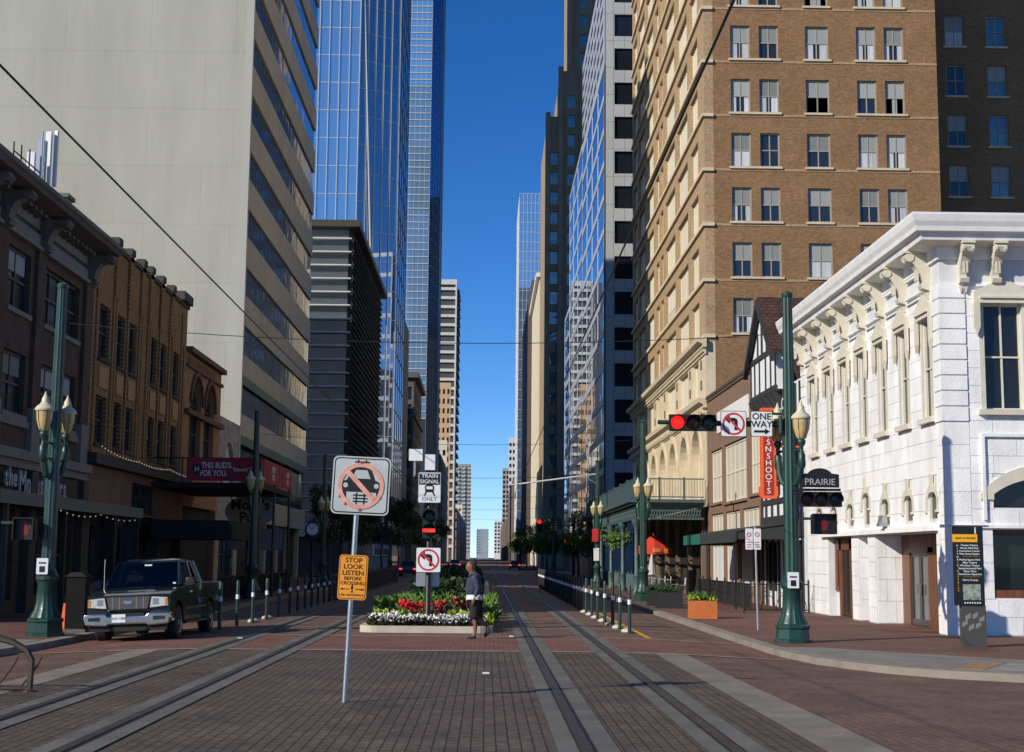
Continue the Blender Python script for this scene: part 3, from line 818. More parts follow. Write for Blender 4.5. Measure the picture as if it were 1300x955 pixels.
m.build('bargeboard', M_timber, TU)
m = MB()
m.prism([(GC, 12.7), (57.2, 8.35), (57.2, 8.2), (GC, 12.55)], lambda p, q, a: (a, p, q), FR+.2, 22)
m.prism([(GC, 12.7), (67.2, 8.35), (67.2, 8.2), (GC, 12.55)], lambda p, q, a: (a, p, q), FR+.9, 22)
for s in (-1, 1): m.prism([(GC, 12.72), (GC+s*3.1, 10.1), (GC+s*3.1, 9.98), (GC, 12.6)], lambda p, q, a: (a, p, q), tx-.2, FR+.25)
m.build('roof', M_shingle, TU)
for i_, ch in enumerate('LLO'): text(TU, 'letter', ch, .62, M_plaster, 'R', (FR-.12, 60.1-.5*i_, 7.9), bold=.02, sx=1.2)
# sidewalk railing in front of it
def railing(x0, y0, x1, y1, h, label, cat='railing', group=None, m=M_black, step=.13, z=0):
    L = math.hypot(x1-x0, y1-y0); dx, dy = (x1-x0)/L, (y1-y0)/L
    t = thing('iron_railing', (x0, y0, z), label, cat, group)
    b = MB()
    for q in (.1, h): b.tube([(x0, y0, z+q), (x1, y1, z+q)], .022, 6)
    b.build('rail', m, t)
    b = MB(); n = int(L/step)
    for i in range(n): b.tube([(x0+dx*step*i, y0+dy*step*i, z+.1), (x0+dx*step*i, y0+dy*step*i, z+h)], .011, 4, False)
    tag(b.build('bars', m, t), kind='stuff')
    k = max(1, round(L/2.2))
    for i in range(k+1):
        x, y = x0+(x1-x0)*i/k, y0+(y1-y0)*i/k
        MB().lathe([(.035, 0), (.035, h+.08), (.05, h+.1), (.0, h+.18)], (x, y, z), 8).build('post', m, t)
    return t
railing(9.9, 57.2, 9.9, 71.8, .95, 'black iron sidewalk railing in front of the shop awning')
railing(8.6, 81.5, 8.6, 110, .95, 'black iron cafe railing under the hotel gallery', m=M_iron)
# vertical neon sign
NS = thing('vertical_sign', (10.37, 55.9, 4.05), 'tall orange vertical neon shop sign with stacked letters hung beside white building', 'sign')
M_orange = mat('orange_enamel', (.75, .10, .02), .45)
M_neonred = mat('neon_field_red', (.28, .018, .012), .5)
m = MB()
m.prism([(10.09, 4.55), (10.03, 4.5), (10.03, 4.2), (10.12, 4.08), (10.62, 4.08), (10.71, 4.2), (10.71, 4.5), (10.65, 4.55), (10.65, 7.35), (10.60, 7.42), (10.14, 7.42), (10.09, 7.35)], lambda p, q, a: (p, a, q), 55.8, 56.02)
m.build('case', M_orange, NS)
MB().box(10.19, 10.55, 55.785, 55.8, 4.2, 7.32).build('field', M_neonred, NS)
for i, ch in enumerate('BOOTSNSHOOTS'):
    text(NS, 'letter', ch, .29, mat('neon_tube', (.75, .7, .68), .4), 'F', (10.37, 55.778, 7.16-i*.255), bold=0, sx=1.1)
m = MB()
for z in (4.75, 6.0): m.tube([(10.65, 55.9, z), (11.62, 55.9, z)], .035, 6)
m.build('bracket', M_orange, NS)
MB().tube([(11.2, 55.9, 0), (11.2, 55.9, 7.6)], .09, 8).build('support_post', M_black, NS)

# ------------------------------------------------------------------ cafe parasols and furniture under the gallery
UM = thing('cafe_parasol', (9.24, 84.4, 0), 'open red cafe parasol with yellow lettering under the hotel gallery', 'parasol')
m = MB(); n = 8
tip = (9.24, 84.4, 3.2)
rim = [(9.24+1.05*math.cos(2*math.pi*i/n), 84.4+1.05*math.sin(2*math.pi*i/n), 2.35) for i in range(n)]
for i in range(n):
    a, b = rim[i], rim[(i+1) % n]
    m.poly([tip, a, b]); m.poly([a, (a[0], a[1], 2.1), (b[0], b[1], 2.1), b])
m.build('canopy', mat('red_canvas', (.55, .04, .02), .8), UM)
MB().tube([(9.24, 84.4, 0), (9.24, 84.4, 3.25)], .03, 6).build('pole', M_steel, UM)
MB().lathe([(.3, 0), (.3, .06), (.08, .1), (.05, .3)], (9.24, 84.4, 0), 10).build('base', M_blackm, UM)
text(UM, 'lettering', 'BISH', .26, mat('yellow_letters', (.7, .5, .1), .6), 'F', (9.3, 83.3, 2.3), sx=.8); text(UM, 'lettering', 'ES', .26, mat('yellow_letters', ()), 'F', (9.82, 83.45, 2.28), sx=.8)
UC = thing('folded_parasol', (9.6, 88.4, 0), 'folded pale parasol standing by the cafe railing', 'parasol')
MB().lathe([(.03, .0), (.03, .9), (.26, .95), (.2, 1.4), (.08, 2.0), (.02, 2.3)], (9.6, 88.4, 0), 8).build('canopy', mat('pale_canvas', (.5, .5, .48), .8), UC)
def cafe_chair():
    t = thing('cafe_chair', (0, 0, 0), 'dark metal cafe chair at a table behind the gallery railing', 'chair', 'cafe chairs under the gallery')
    MB().box(-.21, .21, -.21, .21, .43, .46).build('seat', M_alu, t)
    m = MB(); m.tube([(-.2, .2, .45), (-.2, .24, .85), (.2, .24, .85), (.2, .2, .45)], .015, 5)
    for x in (-.1, 0, .1): m.tube([(x, .2, .46), (x, .24, .84)], .01, 4)
    m.build('backrest', M_alu, t)
    for x in (-.19, .19):
        for y in (-.19, .19): MB().tube([(x, y, 0), (x*.95, y*.95, .44)], .014, 5).build('leg', M_alu, t)
    return t
def cafe_table():
    t = thing('cafe_table', (0, 0, 0), 'small round cafe table behind the gallery railing', 'table', 'cafe tables under the gallery')
    MB().lathe([(.36, .72), (.36, .75)], n=14).build('top', M_alu, t)
    MB().lathe([(.24, 0), (.24, .03), (.03, .06), (.03, .72)], n=10).build('pedestal', M_black, t)
    return t
cc, ct = cafe_chair(), cafe_table()
first = True
for i, y in enumerate((83.2, 86.2, 89.6, 92.6, 95.6)):
    t = ct if i == 0 else copy_tree(ct)
    t.location = (10.0, y, 0)
    for s in (-1, 1):
        c = cc if first else copy_tree(cc); first = False
        c.location = (10.0+s*.62, y, 0); c.rotation_euler = (0, 0, R(-90*s))
# ------------------------------------------------------------------ left side: brown brick bar building
M_lbrick = brick('dark_brown_brick', (.13, .08, .052), (.09, .056, .038), (.09, .07, .055), 'S', .24, .08, .012, .9, namt=.2)
M_stone = mat('grey_stone_trim', (.21, .20, .17), .85, nscale=2, namt=.12)
M_lcorn = mat('weathered_cornice', (.14, .13, .115), .8, nscale=2, namt=.2)
M_frame_dk = mat('teal_black_frame', (.02, .028, .03), .5)
M_lglass = glass('left_window_glass', (.7, .8, .85), .06, .04, (.015, .018, .02))
B1 = thing('brown_brick_bar_building', (FL, 40.4, 0), 'dark brown brick building with heavy bracketed cornice above the corner bar', 'building')
Y0, Y1 = 40.4, 55.2
w1 = []
for z0, z1 in ((9.3, 11.2), (6.1, 8.0)):
    for a, b, n in ((41.2, 43.6, 2), (45.6, 47.85, 2), (49.4, 53.7, 4)): w1.append((a, b, z0, z1, n))
gops = [(41, 47.6, .4, 3.2), (49.2, 54.2, .4, 3.2)]
wall(B1, 'wall', 'L', FL, Y0, Y1, 0, 12.9, [w[:4] for w in w1] + gops, .4, M_lbrick)
MB().box(FL-22, FL-.4, Y0, Y0+.4, 0, 12.9).build('wall', brick('dark_brown_brick_f', (.12, .082, .06), (.085, .058, .045), (.10, .08, .065), 'F', .24, .08, .012, .9), B1)
MB().box(FL-22, FL-.4, Y0+.4, Y1, 12.2, 12.5).build('roof', M_blackm, B1)
MB().box(FL-1.5, FL-.41, Y0+.5, Y1-.1, 0, 3.3).build('shop_interior', M_interior, B1)
for a, b, c, d, n in w1: window(B1, 'L', FL, a, c, b-a, d-c, n, 2, .18, .1, M_frame_dk, M_lglass, smat=M_stone, sill=.16, blind=random.choice((0, 0, .35)), bmat=M_blind)
for y in (44.6, 48.65, 54.55): MB().box(FL, FL+.14, y-.42, y+.42, 5.2, 11.6).build('pilaster', M_lbrick, B1)
for y in (44.6, 48.65, 54.55): MB().box(FL+.001, FL+.2, y-.46, y+.46, 5.0, 6.4).build('pilaster_base', M_stone, B1)
m = MB(); m.box(FL, FL+.1, Y0, Y1, 11.62, 12.02); m.box(FL, FL+.22, Y0, Y1, 11.5, 11.62); m.build('stone_band', M_stone, B1)
CZ = lambda z: 11.86+(z-11.86)*.52
m = MB(); m.box(FL, FL+.06, Y0, Y1, CZ(12.5), CZ(13.25)); m.build('frieze', M_stone, B1)
m = MB(); m.box(FL, FL+.12, Y0, Y1, 5.72, 5.95); m.build('stone_band', M_stone, B1)
m = MB(); m.prism([(0, 13.25), (.25, 13.25), (.3, 13.4), (1.0, 13.48), (1.08, 13.62), (1.18, 13.72), (1.2, 13.95), (0, 13.95)], lambda p, q, a: (FL+p, a, CZ(q)), Y0-.1, Y1+.05); m.build('cornice', M_lcorn, B1)
m = MB(); m.box(FL-.5, FL+.3, Y0, Y1, 12.95, 13.08); m.build('coping', M_lcorn, B1)
lp = [(0, 13.3), (.95, 13.3), (1.0, 13.12), (.9, 13.0), (.72, 13.0), (.52, 12.86), (.36, 12.5), (.3, 12.2), (.4, 12.06), (.34, 11.9), (.12, 11.86), (0, 11.9)]
for y in (42.4, 44.6, 48.65, 54.55):
    o = MB().prism(lp, lambda p, q, a: (FL+.02+p, a, 11.5+(q-11.86)*.735), y-.25, y+.25).build('bracket', M_lcorn, B1)
    for k in (-1, 1): MB().tube([(FL+.82, y+k*.2, 12.43), (FL+.82, y+k*.3, 12.43)], .13, 12).build('scroll', M_lcorn, o)
pieces(B1, 'dentil', [(FL+.06, FL+.45, y, y+.22, CZ(13.02), CZ(13.24)) for y in [41+.55*i for i in range(25)] if min(abs(y+.1-q) for q in (42.4, 44.6, 48.65, 54.55)) > .4], M_lcorn)
# bar front
m = MB(); m.box(FL, FL+.35, Y0, Y1, 4.7, 5.0); m.box(FL, FL+.2, Y0, Y1, 4.45, 4.7); m.build('shop_cornice', M_stone, B1)
MB().box(FL+.001, FL+.12, 44, 54.4, 3.25, 4.4).build('fascia', mat('dark_brown_fascia', (.05, .035, .028), .8), B1)
for y in (48.2, 54.4): MB().box(FL, FL+.3, y, y+.7, 0, 4.4).build('pier', mat('dark_pier', (.06, .05, .04), .8, nscale=2), B1)
for a, b, c, d in gops: window(B1, 'L', FL, a, c, b-a, d-c, 4, 2, .25, .09, M_frame_dk, M_lglass)
BS = thing('bar_sign', (FL+.12, 49, 3.5), 'pale outlined bar sign lettering on a red board over the brick bar front', 'sign')
MB().box(FL+.13, FL+.2, 45.2, 52.6, 3.42, 3.62).build('board', mat('maroon_board', (.2, .03, .02), .6), BS)
M_letter = mat('grey_sign_letters', (.42, .42, .42), .4)
for i_, ch in enumerate('the'): text(BS, 'letter', ch, .8, M_letter, 'L', (FL+.24, 45.75+.42*i_, 4.1), .03, bold=.02)
yy = 47.35
for ch in 'Moonshiners':
    text(BS, 'letter', ch, 1.0, M_letter, 'L', (FL+.24, yy, 3.98), .03, sx=.9, bold=.02)
    yy += .62 if ch == 'M' else .34 if ch == 'i' else .47
# canopy beam with bulbs
CB = thing('sidewalk_canopy', (FL+2.5, 55, 0), 'low flat green edged canopy over the sidewalk tables beside the pickup', 'canopy')
MB().box(FL+.36, FL+1.2, 42, 59.5, 3.22, 3.36).build('roof', M_blackm, CB)
MB().box(FL+1.2, FL+1.3, 42, 59.5, 3.22, 3.6).build('fascia', mat('grey_green_beam', (.12, .145, .115), .7), CB)
for y in (43, 49, 55.5, 59.2): MB().box(FL+1.05, FL+1.2, y, y+.15, 0, 3.22).build('post', M_black, CB)
def bulbs(name, pts, label, n, r=.035, sag=.25, glow=1.5):
    t = thing(name, pts[0], label, 'string lights')
    mt = mat('warm_bulb', (.4, .35, .28), .4, emit=(1, .8, .55), estr=.3)
    m = MB(); off = Vector(pts[0]); k = 0
    ball = MB().ball((0, 0, 0), r, 6, 4).mesh('bulb', mt)
    for a, b in zip(pts, pts[1:]):
        a, b = Vector(a), Vector(b); L = []
        for i in range(n+1):
            f = i/n; p = a.lerp(b, f); p.z -= sag*4*f*(1-f); L.append(p)
            if i % 1 == 0 and i < n: link('bulb', ball, t, p-off-Vector((0, 0, r)))
        m.tube(L, .008, 4)
    m.build('cable', M_wire, t)
bulbs('string_lights', [(FL+1.3, 48, 3.2), (FL+1.3, 53, 3.2), (FL+1.3, 59, 3.2)], 'string of small bulbs hung under the flat sidewalk canopy', 7, .025, .12)
# roof antennas
AN = thing('roof_antenna', (-15.6, 51.6, 12.5), 'white cellular antenna panels on a mast behind the brick cornice', 'antenna')
MB().tube([(-15.6, 51.6, 12.5), (-15.6, 51.6, 16.4)], .04, 6).build('mast', M_alu, AN)
for x, y, z0, z1, w in ((-15.3, 52.3, 14.6, 16.6, .06), (-15.5, 52.1, 14.6, 16.5, .1), (-15.9, 51.5, 14.4, 15.6, .14)):
    m = MB().prism([(x-w, y-.1), (x+w, y-.14), (x+w, y+.04), (x-w, y+.06)], lambda p, q, a: (p, q, a), z0, z1); m.build('panel', mat('antenna_white', (.62, .64, .66), .5), AN)
m = MB().box(-15.85, -15.62, 51.9, 52.0, 14.7, 16.2); m.build('remote_unit', mat('antenna_blue_grey', (.4, .44, .52), .4), AN)
m = MB()
for y, z in ((48.6, 15.2), (49.4, 15.3), (50.3, 15.4)): m.tube([(-15.6, y, 12.5), (-15.6, y, z)], .025, 5)
m.tube([(-15.6, 48.6, 14.9), (-15.6, 51.6, 14.9)], .025, 5)
m.build('pipe', M_blackm, AN)
CH = thing('chimney_stack', (-16.2, 56, 13.5), 'short yellow brick chimney with green cap above the cornice', 'chimney')
MB().box(-16.6, -15.8, 55.6, 56.4, 12.9, 15.0).build('stack', mat('chimney_yellow', (.42, .25, .06), .8, nscale=4, namt=.3), CH)
MB().box(-16.7, -15.7, 55.5, 56.5, 15.0, 15.15).build('cap', mat('copper_green', (.10, .16, .10), .7), CH)

# ------------------------------------------------------------------ yellow brick building
M_ybrick = brick('yellow_brick', (.47, .25, .085), (.36, .185, .065), (.16, .10, .05), 'S', .24, .085, .016, .85, namt=.2, bump=.8)
M_ycap = mat('dark_cap', (.06, .055, .05), .85)
B2 = thing('yellow_brick_building', (FL, 55.2, 0), 'three storey yellow brick building with vertical ribs and capped parapet', 'building')
Y0, Y1 = 55.205, 73.1
yw = [(56.6, 58.2), (59.3, 60.6), (61.3, 62.7), (65.3, 66.6), (67.3, 68.7), (70.1, 71.5)]
yo = [(a, b, z0, z1) for a, b in yw for z0, z1 in ((9.15, 11.2), (5.95, 7.75))]
wall(B2, 'wall', 'L', FL, Y0, Y1, 5.1, 13.6, yo, .35, M_ybrick)
MB().box(FL-20, FL-.35, Y0, Y1, 12.6, 12.9).build('roof', M_blackm, B2)
MB().box(FL-20, FL-.35, Y1-.4, Y1, 9, 13.6).build('wall', M_ybrick, B2)
for a, b, c, d in yo: window(B2, 'L', FL, a, c, b-a, d-c, 1, 2, .2, .09, M_frame_dk, M_lglass, smat=M_ycap, sill=.12)
ribs = [55.45, 56.1, 58.6, 59.0, 60.95, 63.05, 63.5, 64.6, 65.0, 66.95, 69.0, 69.7, 71.8, 72.4]
for i, y in enumerate(ribs):
    MB().box(FL, FL+.07, y-.12, y+.12, 5.2, 11.7 if i % 2 else 13.2).build('rib', M_ybrick, B2)
for y in (58.8, 61.0, 63.2, 64.8, 67.0, 69.3): MB().box(FL+.001, FL+.1, y-.28, y+.28, 11.7, 13.85).build('parapet_pier', M_ybrick, B2)
for y in (58.8, 61.0, 63.2, 64.8, 67.0, 69.3): MB().box(FL-.2, FL+.15, y-.32, y+.32, 13.85, 14.12).build('pier_cap', M_ycap, B2)
MB().box(FL-.35, FL+.1, Y0, Y1, 13.6, 13.78).build('coping', M_ycap, B2)
MB().box(FL-.3, FL+.25, 71.0, Y1, 13.78, 14.2).build('pier_cap', M_ycap, B2)
for a, b in yw:
    MB().box(FL, FL+.06, a+.1, b-.1, 8.05, 8.85).build('ornament_panel', mat('yellow_terracotta', (.40, .24, .08), .7), B2)
M_brownst = mat('brown_stucco', (.19, .105, .065), .9, nscale=1, namt=.12)
wall(B2, 'shop_wall', 'L', FL+.1, Y0, Y1, 3.4, 5.1, [(62.6, 66.9, 3.5, 4.75)], .35, M_brownst)
window(B2, 'L', FL+.1, 62.6, 3.5, 4.3, 1.25, 4, 1, .15, .12, M_black, M_lglass, blind=0)
MB().box(FL, FL+.5, Y0, Y1, 5.1, 5.5).build('shop_cornice', mat('dark_shop_cornice', (.06, .045, .035), .85), B2)
MB().box(FL-1, FL-.2, Y0, Y1, 0, 3.4).build('shop_interior', M_interior, B2)
for y in (55.3, 59, 63, 67.5, 72.4): MB().box(FL-.2, FL+.2, y, y+.5, 0, 3.4).build('pier', M_frame_dk, B2)
for y in (57.2, 61.8, 66.4): MB().box(FL-.15, FL-.1, y, y+1.2, .4, 2.9).build('shop_pane', M_lglass, B2)
bulbs('string_lights', [(FL+.6, 55.5, 5.75), (FL+.6, 61.5, 5.55), (FL+.6, 67.5, 5.6), (FL+.8, 73, 5.5)], 'string of bulbs along the brown shop cornice of the yellow brick building', 13, .03, .1)
DK = thing('entrance_awning', (FL+2, 67, 0), 'black barrel awning over the sidewalk at the yellow brick building', 'awning')
m = MB().prism([(0, 3.3), (0, 2.5), (3.4, 2.5), (3.4, 3.05), (3.2, 3.3)], lambda p, q, a: (FL+.46+p, a, q), 64.8, 70.5); m.build('canopy', mat('black_canvas', (.018, .018, .018), .9), DK)
for y in (64.9, 70.4): MB().box(FL+3.6, FL+3.7, y, y+.1, 0, 2.5).build('post', M_black, DK)

# ------------------------------------------------------------------ arched ochre building
M_ochre = mat('ochre_stucco', (.34, .175, .07), .85, nscale=1.5, namt=.15)
B3 = thing('arched_ochre_building', (FL, 73.1, 0), 'narrow ochre building with two tall arched windows', 'building')
Y0, Y1 = 73.105, 83.0
ao = [(74.5, 77.5, 6.4, 10.7), (78.3, 81.2, 6.4, 10.7)]
wall(B3, 'wall', 'L', FL, Y0, Y1, 0, 11.6, ao + [(73.6, 82.5, .2, 4.2)], .4, M_ochre)
MB().box(FL-18, FL-.4, Y0, Y1, 10.9, 11.1).build('roof', M_blackm, B3)
MB().box(FL-18, FL-.4, Y1-.4, Y1, 6, 11.6).build('wall', M_ochre, B3)
for a, b, c, d in ao:
    o = window(B3, 'L', FL, a, c, b-a, d-c, 2, 3, .3, .12, M_frame_dk, M_lglass)
    m = MB(); arch_fill(m, 'L', FL, a, b, d-1.4, d-.02, d, -.4, 0, 10); m.build('arch_spandrel', M_ochre, o)
    m = MB(); arch_ring(m, 'L', FL, a, b, d-1.4, d-.02, .22, 0, .12, 10); m.build('arch_moulding', mat('dark_ochre', (.14, .08, .045), .85), o)
m = MB(); m.box(FL-.4, FL+.3, Y0, Y1, 11.6, 11.85); m.box(FL, FL+.15, Y0, Y1, 10.9, 11.05); m.build('coping', mat('dark_ochre', ()), B3)
MB().box(FL, FL+.25, Y0, Y1, 8.6, 8.85).build('string_course', mat('dark_ochre', ()), B3)
pieces(B3, 'frieze_panel', [(FL, FL+.05, y, y+2.2, 11.1, 11.4) for y in (73.5, 76.1, 78.7)], mat('dark_ochre', ()))
MB().box(FL-1, FL-.3, Y0, Y1, 0, 4.3).build('shop_interior', M_interior, B3)
# two storey balcony with red banners and pub sign
BC = thing('pub_balcony', (-10, 66, 0), 'dark pub balcony on thin posts with red banners along its railing', 'balcony')
BX, C0, C1 = -9.75, 66.2, 76.5
MB().box(FL+.1, BX, C0, C1, 4.72, 4.95).build('deck', M_blackm, BC)
m = MB(); m.tube([(FL+.1, C0, 6.0), (BX, C0, 6.0), (BX, C1, 6.0)], .035, 6); m.build('handrail', M_black, BC)
for x, y in ((BX-.1, C0+.1), (BX-.1, 71), (BX-.1, C1-.1)):
    MB().tube([(x, y, 0), (x, y, 6.1)], .06, 8).build('post', M_black, BC)
for x in (-13.2, -11.5): MB().tube([(x, C0, 4.95), (x, C0, 6.05)], .035, 6).build('rail_post', M_black, BC)
M_bred = mat('banner_red', (.34, .022, .03), .75, nscale=2, namt=.1)
BN = thing('red_banner', (-11.4, C0-.03, 5.0), 'long red beer banner with white lettering on the balcony front', 'banner')
MB().box(-13.0, BX-.02, C0-.06, C0-.04, 5.02, 6.02).build('cloth', M_bred, BN)
text(BN, 'lettering', "THIS BUD'S", .36, M_white, 'F', (-11.72, C0-.064, 5.68), sx=.72, bold=.015)
text(BN, 'lettering', 'FOR YOU.', .36, M_white, 'F', (-11.83, C0-.064, 5.34), sx=.72, bold=.015)
m = MB().lathe([(.22, -.002), (.22, .004)], (-12.55, C0-.066, 5.52), 16, 'y'); m.build('roundel', mat('navy', (.01, .015, .06), .6), BN)
text(BN, 'lettering', 'H', .28, M_white, 'F', (-12.55, C0-.076, 5.52), bold=.02)
m = MB().prism([(-11.15, 5.62), (-10.65, 5.5), (-10.15, 5.62), (-10.25, 5.5), (-10.15, 5.36), (-10.65, 5.46), (-11.15, 5.36), (-11.05, 5.5)], lambda p, q, a: (p, a, q), C0-.068, C0-.062); m.build('bow_tie_mark', M_bred, BN)
m = MB(); pts = [(-11.15, 5.62), (-10.65, 5.5), (-10.15, 5.62), (-10.25, 5.5), (-10.15, 5.36), (-10.65, 5.46), (-11.15, 5.36), (-11.05, 5.5), (-11.15, 5.62)]
m.tube([(p, C0-.068, q) for p, q in pts], .012, 4); m.build('mark_outline', M_white, BN)
text(BN, 'lettering', 'Budweiser', .17, M_white, 'F', (-10.65, C0-.074, 5.49), sx=.9)
for i, y in enumerate((66.5, 71.4)):
    b = thing('side_banner', (BX+.05, y, 5.0), ('red beer banner on the balcony side next to the long front banner', 'red beer banner on the balcony side beside the far post')[i], 'banner')
    MB().box(BX+.04, BX+.06, y, y+4.6, 5.02, 6.02).build('cloth', M_bred, b)
    text(b, 'lettering', "BUD'S", .36, M_white, 'L', (BX+.064, y+3.0, 5.68), bold=.02)
    text(b, 'lettering', 'YOU.', .36, M_white, 'L', (BX+.064, y+3.0, 5.34), bold=.02)
    MB().lathe([(.24, -.002), (.24, .004)], (BX+.064, y+1.0, 5.52), 14, 'x').build('roundel', mat('navy', ()), b)
MP = thing('pub_sign', (-11.8, 76.4, 3.6), 'grey oval pub sign with black lettering hung under the balcony', 'sign')
m = MB(); o_ = [(-11.7+1.25*math.cos(2*math.pi*i/28), 4.0+.78*math.sin(2*math.pi*i/28)) for i in range(28)]
m.prism(o_, lambda p, q, a: (p, a, q), 75.9, 75.96); m.build('board', mat('sign_grey', (.30, .30, .29), .7), MP)
text(MP, 'lettering', "Molly's", .7, M_signblack, 'F', (-11.7, 75.89, 4.3), bold=.03)
text(MP, 'lettering', 'Pub', .7, M_signblack, 'F', (-11.7, 75.89, 3.68), bold=.03)
for x in (-12.4, -11.0): MB().tube([(x, 75.93, 4.5), (x, 75.93, 4.72)], .02, 5).build('hanger', M_black, MP)
PA = thing('grey_patio_screen', (-11.5, 76.2, 0), 'grey canvas patio screen below the oval pub sign', 'screen')
MB().box(-12.9, -10.1, 76.2, 76.26, 2.1, 3.15).build('canvas', mat('grey_canvas', (.22, .22, .215), .85, nscale=2, namt=.15), PA)
for x in (-12.9, -11.5, -10.1): MB().tube([(x, 76.23, 0), (x, 76.23, 3.2)], .03, 6).build('post', M_black, PA)

# ------------------------------------------------------------------ pale low stone building before the tower
M_pale = brick('pale_stone', (.36, .34, .31), (.33, .315, .285), (.2, .19, .175), 'S', 1.2, .55, .01, .85, namt=.1)
B4 = thing('pale_stone_building', (FL, 83.0, 0), 'low pale stone building with a blind arch between ochre building and concrete tower', 'building')
wall(B4, 'wall', 'L', FL, 83.005, 89.59, 0, 9.4, [(84, 88.8, .2, 3.6), (84.8, 88, 5.0, 8.2)], .4, M_pale)
o = window(B4, 'L', FL, 84.8, 5.0, 3.2, 3.2, 1, 1, .2, .1, M_pale, mat('blind_arch_panel', (.5, .5, .48), .8))
m = MB(); arch_fill(m, 'L', FL, 84.8, 88, 6.6, 8.18, 8.2, -.4, 0, 10); m.build('arch_spandrel', M_pale, o)
MB().box(FL-14, FL-.4, 83.0, 89.5, 8.8, 9.0).build('roof', M_blackm, B4)
window(B4, 'L', FL, 84, .2, 4.8, 3.4, 4, 2, .2, .1, M_frame_dk, M_lglass)

# ------------------------------------------------------------------ concrete office tower
TF, TB, TT = 89.6, 123.4, 56.0
M_tconc = brick('tower_concrete', (.435, .428, .355), (.42, .412, .342), (.385, .377, .315), 'F', 5.2, 3.58, .035, .85, offset=.35, namt=.10, nscale=.5, streak=.12, bump=.2, fine=.03)
M_tpanel = mat('spandrel_panel', (.40, .38, .32), .8, nscale=.8, namt=.1, var=.06, streak=.3)
M_tglass = glass('tower_glass', (.75, .8, .85), .30, .02, (.012, .014, .016), wav=.03, wscale=.6)
CT = thing('concrete_office_tower', (FL, TF, 0), 'tall blank beige concrete tower with dark ribbon windows on its street side', 'building')
MB().box(-75, FL-.4, TF, TF+.5, 0, TT).build('blank_wall', M_tconc, CT)
MB().box(FL-.4, FL+.04, TF-.03, TF+.34, 5.8, TT+.1).build('corner_fin', mat('fin_white', (.42, .41, .36), .7), CT)
MB().box(-75, FL-.5, TF+.5, TB, TT-.8, TT).build('roof', M_blackm, CT)
MB().box(-75, FL-.5, TB-.5, TB, 0, TT-.8).build('back_wall', M_tpanel, CT)
MB().box(FL-.9, FL-.5, TF+.5, TB-.5, 0, TT-.8).build('core_wall', M_interior, CT)
pn, gl = [], []
nb = 22; bw = (TB-TF-.35)/nb
for k in range(13):
    zb = 10.15 + 3.58*k
    for i in range(nb):
        y = TF+.35+i*bw
        pn.append((FL-.45, FL, y+.012, y+bw-.012, zb+1.75, zb+3.58))
        gl.append((FL-.22, FL-.12, y+.03, y+bw-.03, zb+.02, zb+1.73))
pieces(CT, 'spandrel_panel', pn, M_tpanel); pieces(CT, 'pane', gl, M_tglass)
for z in (11.9, 8.35):
    MB().box(FL-.2, FL+.05, TF+.36, TB, z, z+.55).build('green_band', mat('verdigris_band', (.13, .17, .14), .8, nscale=.5, namt=.2), CT)
m = MB(); m.box(FL-.45, FL+.02, TF+.36, TB, 8.9, 10.15); m.box(FL-.45, FL+.0, TF+.36, TB, 3.9, 5.4); m.build('spandrel_panel', M_tpanel, CT)
pieces(CT, 'pane', [(FL-.4, FL-.33, TF+.4+i*bw*2, TF+.35+(i+1)*bw*2-.06, 5.42, 8.34) for i in range(11)], M_tglass)
pieces(CT, 'pane', [(FL-1.4, FL-1.33, TF+.4+i*bw*2, TF+.35+(i+1)*bw*2-.06, .05, 3.88) for i in range(11)], M_tglass)
pieces(CT, 'column', [(FL-.9, FL-.2, TF+1+i*6, TF+1.8+i*6, 0, 3.9) for i in range(6)], M_tpanel)
# ------------------------------------------------------------------ louvred building
mat('tower_core', (.02, .03, .05), .5); M_lou = mat('louvre_metal', (.68, .69, .68), .5, .1)
M_lou_dk = mat('louvre_dark', (.035, .034, .032), .6)
M_gglass = glass('grey_blue_glass', (.8, .82, .84), .42, .05, (.14, .16, .17))
LB = thing('louvred_building', (FL, 158, 0), 'grey mid-rise with horizontal louvres and a thin projecting roof', 'building')
MB().box(-62, FL-.3, 158.3, 202, 0, 36.3).build('core', mat('core_dark', (.05, .055, .06), .6), LB)
MB().box(-62, FL+.9, 157.2, 203, 36.3, 37.0).build('roof_slab', mat('bronze_soffit', (.06, .048, .035), .6), LB)
pieces(LB, 'louvre', [(-60, FL+.05, 157.5, 158.2, 5+1.43*i, 5.12+1.43*i) for i in range(22)], M_lou)
pn = []
for i in range(22):
    for j in range(6): pn.append((-14.9-4.2*(j+1)+.05, -14.9-4.2*j, 158.2, 158.28, 5.2+1.43*i, 6.38+1.43*i))
pieces(LB, 'pane', pn, M_gglass)
pieces(LB, 'panel', [(-22.5-1.0, -22.5, 158.05, 158.2, 5.15+2.86*i, 6.4+2.86*i) for i in range(11)], mat('grey_panel', (.28, .28, .26), .7))
pieces(LB, 'sunshade', [(FL-.3, FL+.35, 158.4, 202, 5+.72*i, 5.06+.72*i) for i in range(43)], M_lou_dk)
pieces(LB, 'mullion', [(FL-.3, FL+.2, 158.5+1.8*i, 158.6+1.8*i, 5, 36.3) for i in range(24)], M_lou_dk)
pieces(LB, 'pane', [(FL-.32, FL-.28, 158.5+1.8*i, 160.25+1.8*i, 5, 36.2) for i in range(24)], glass('bronze_glass', (.6, .5, .35), .35, .08, (.03, .025, .02)))
MB().box(-60, FL-.2, 157.6, 158.2, 3.8, 5).build('fascia', mat('pale_fascia', (.5, .5, .47), .7), LB)

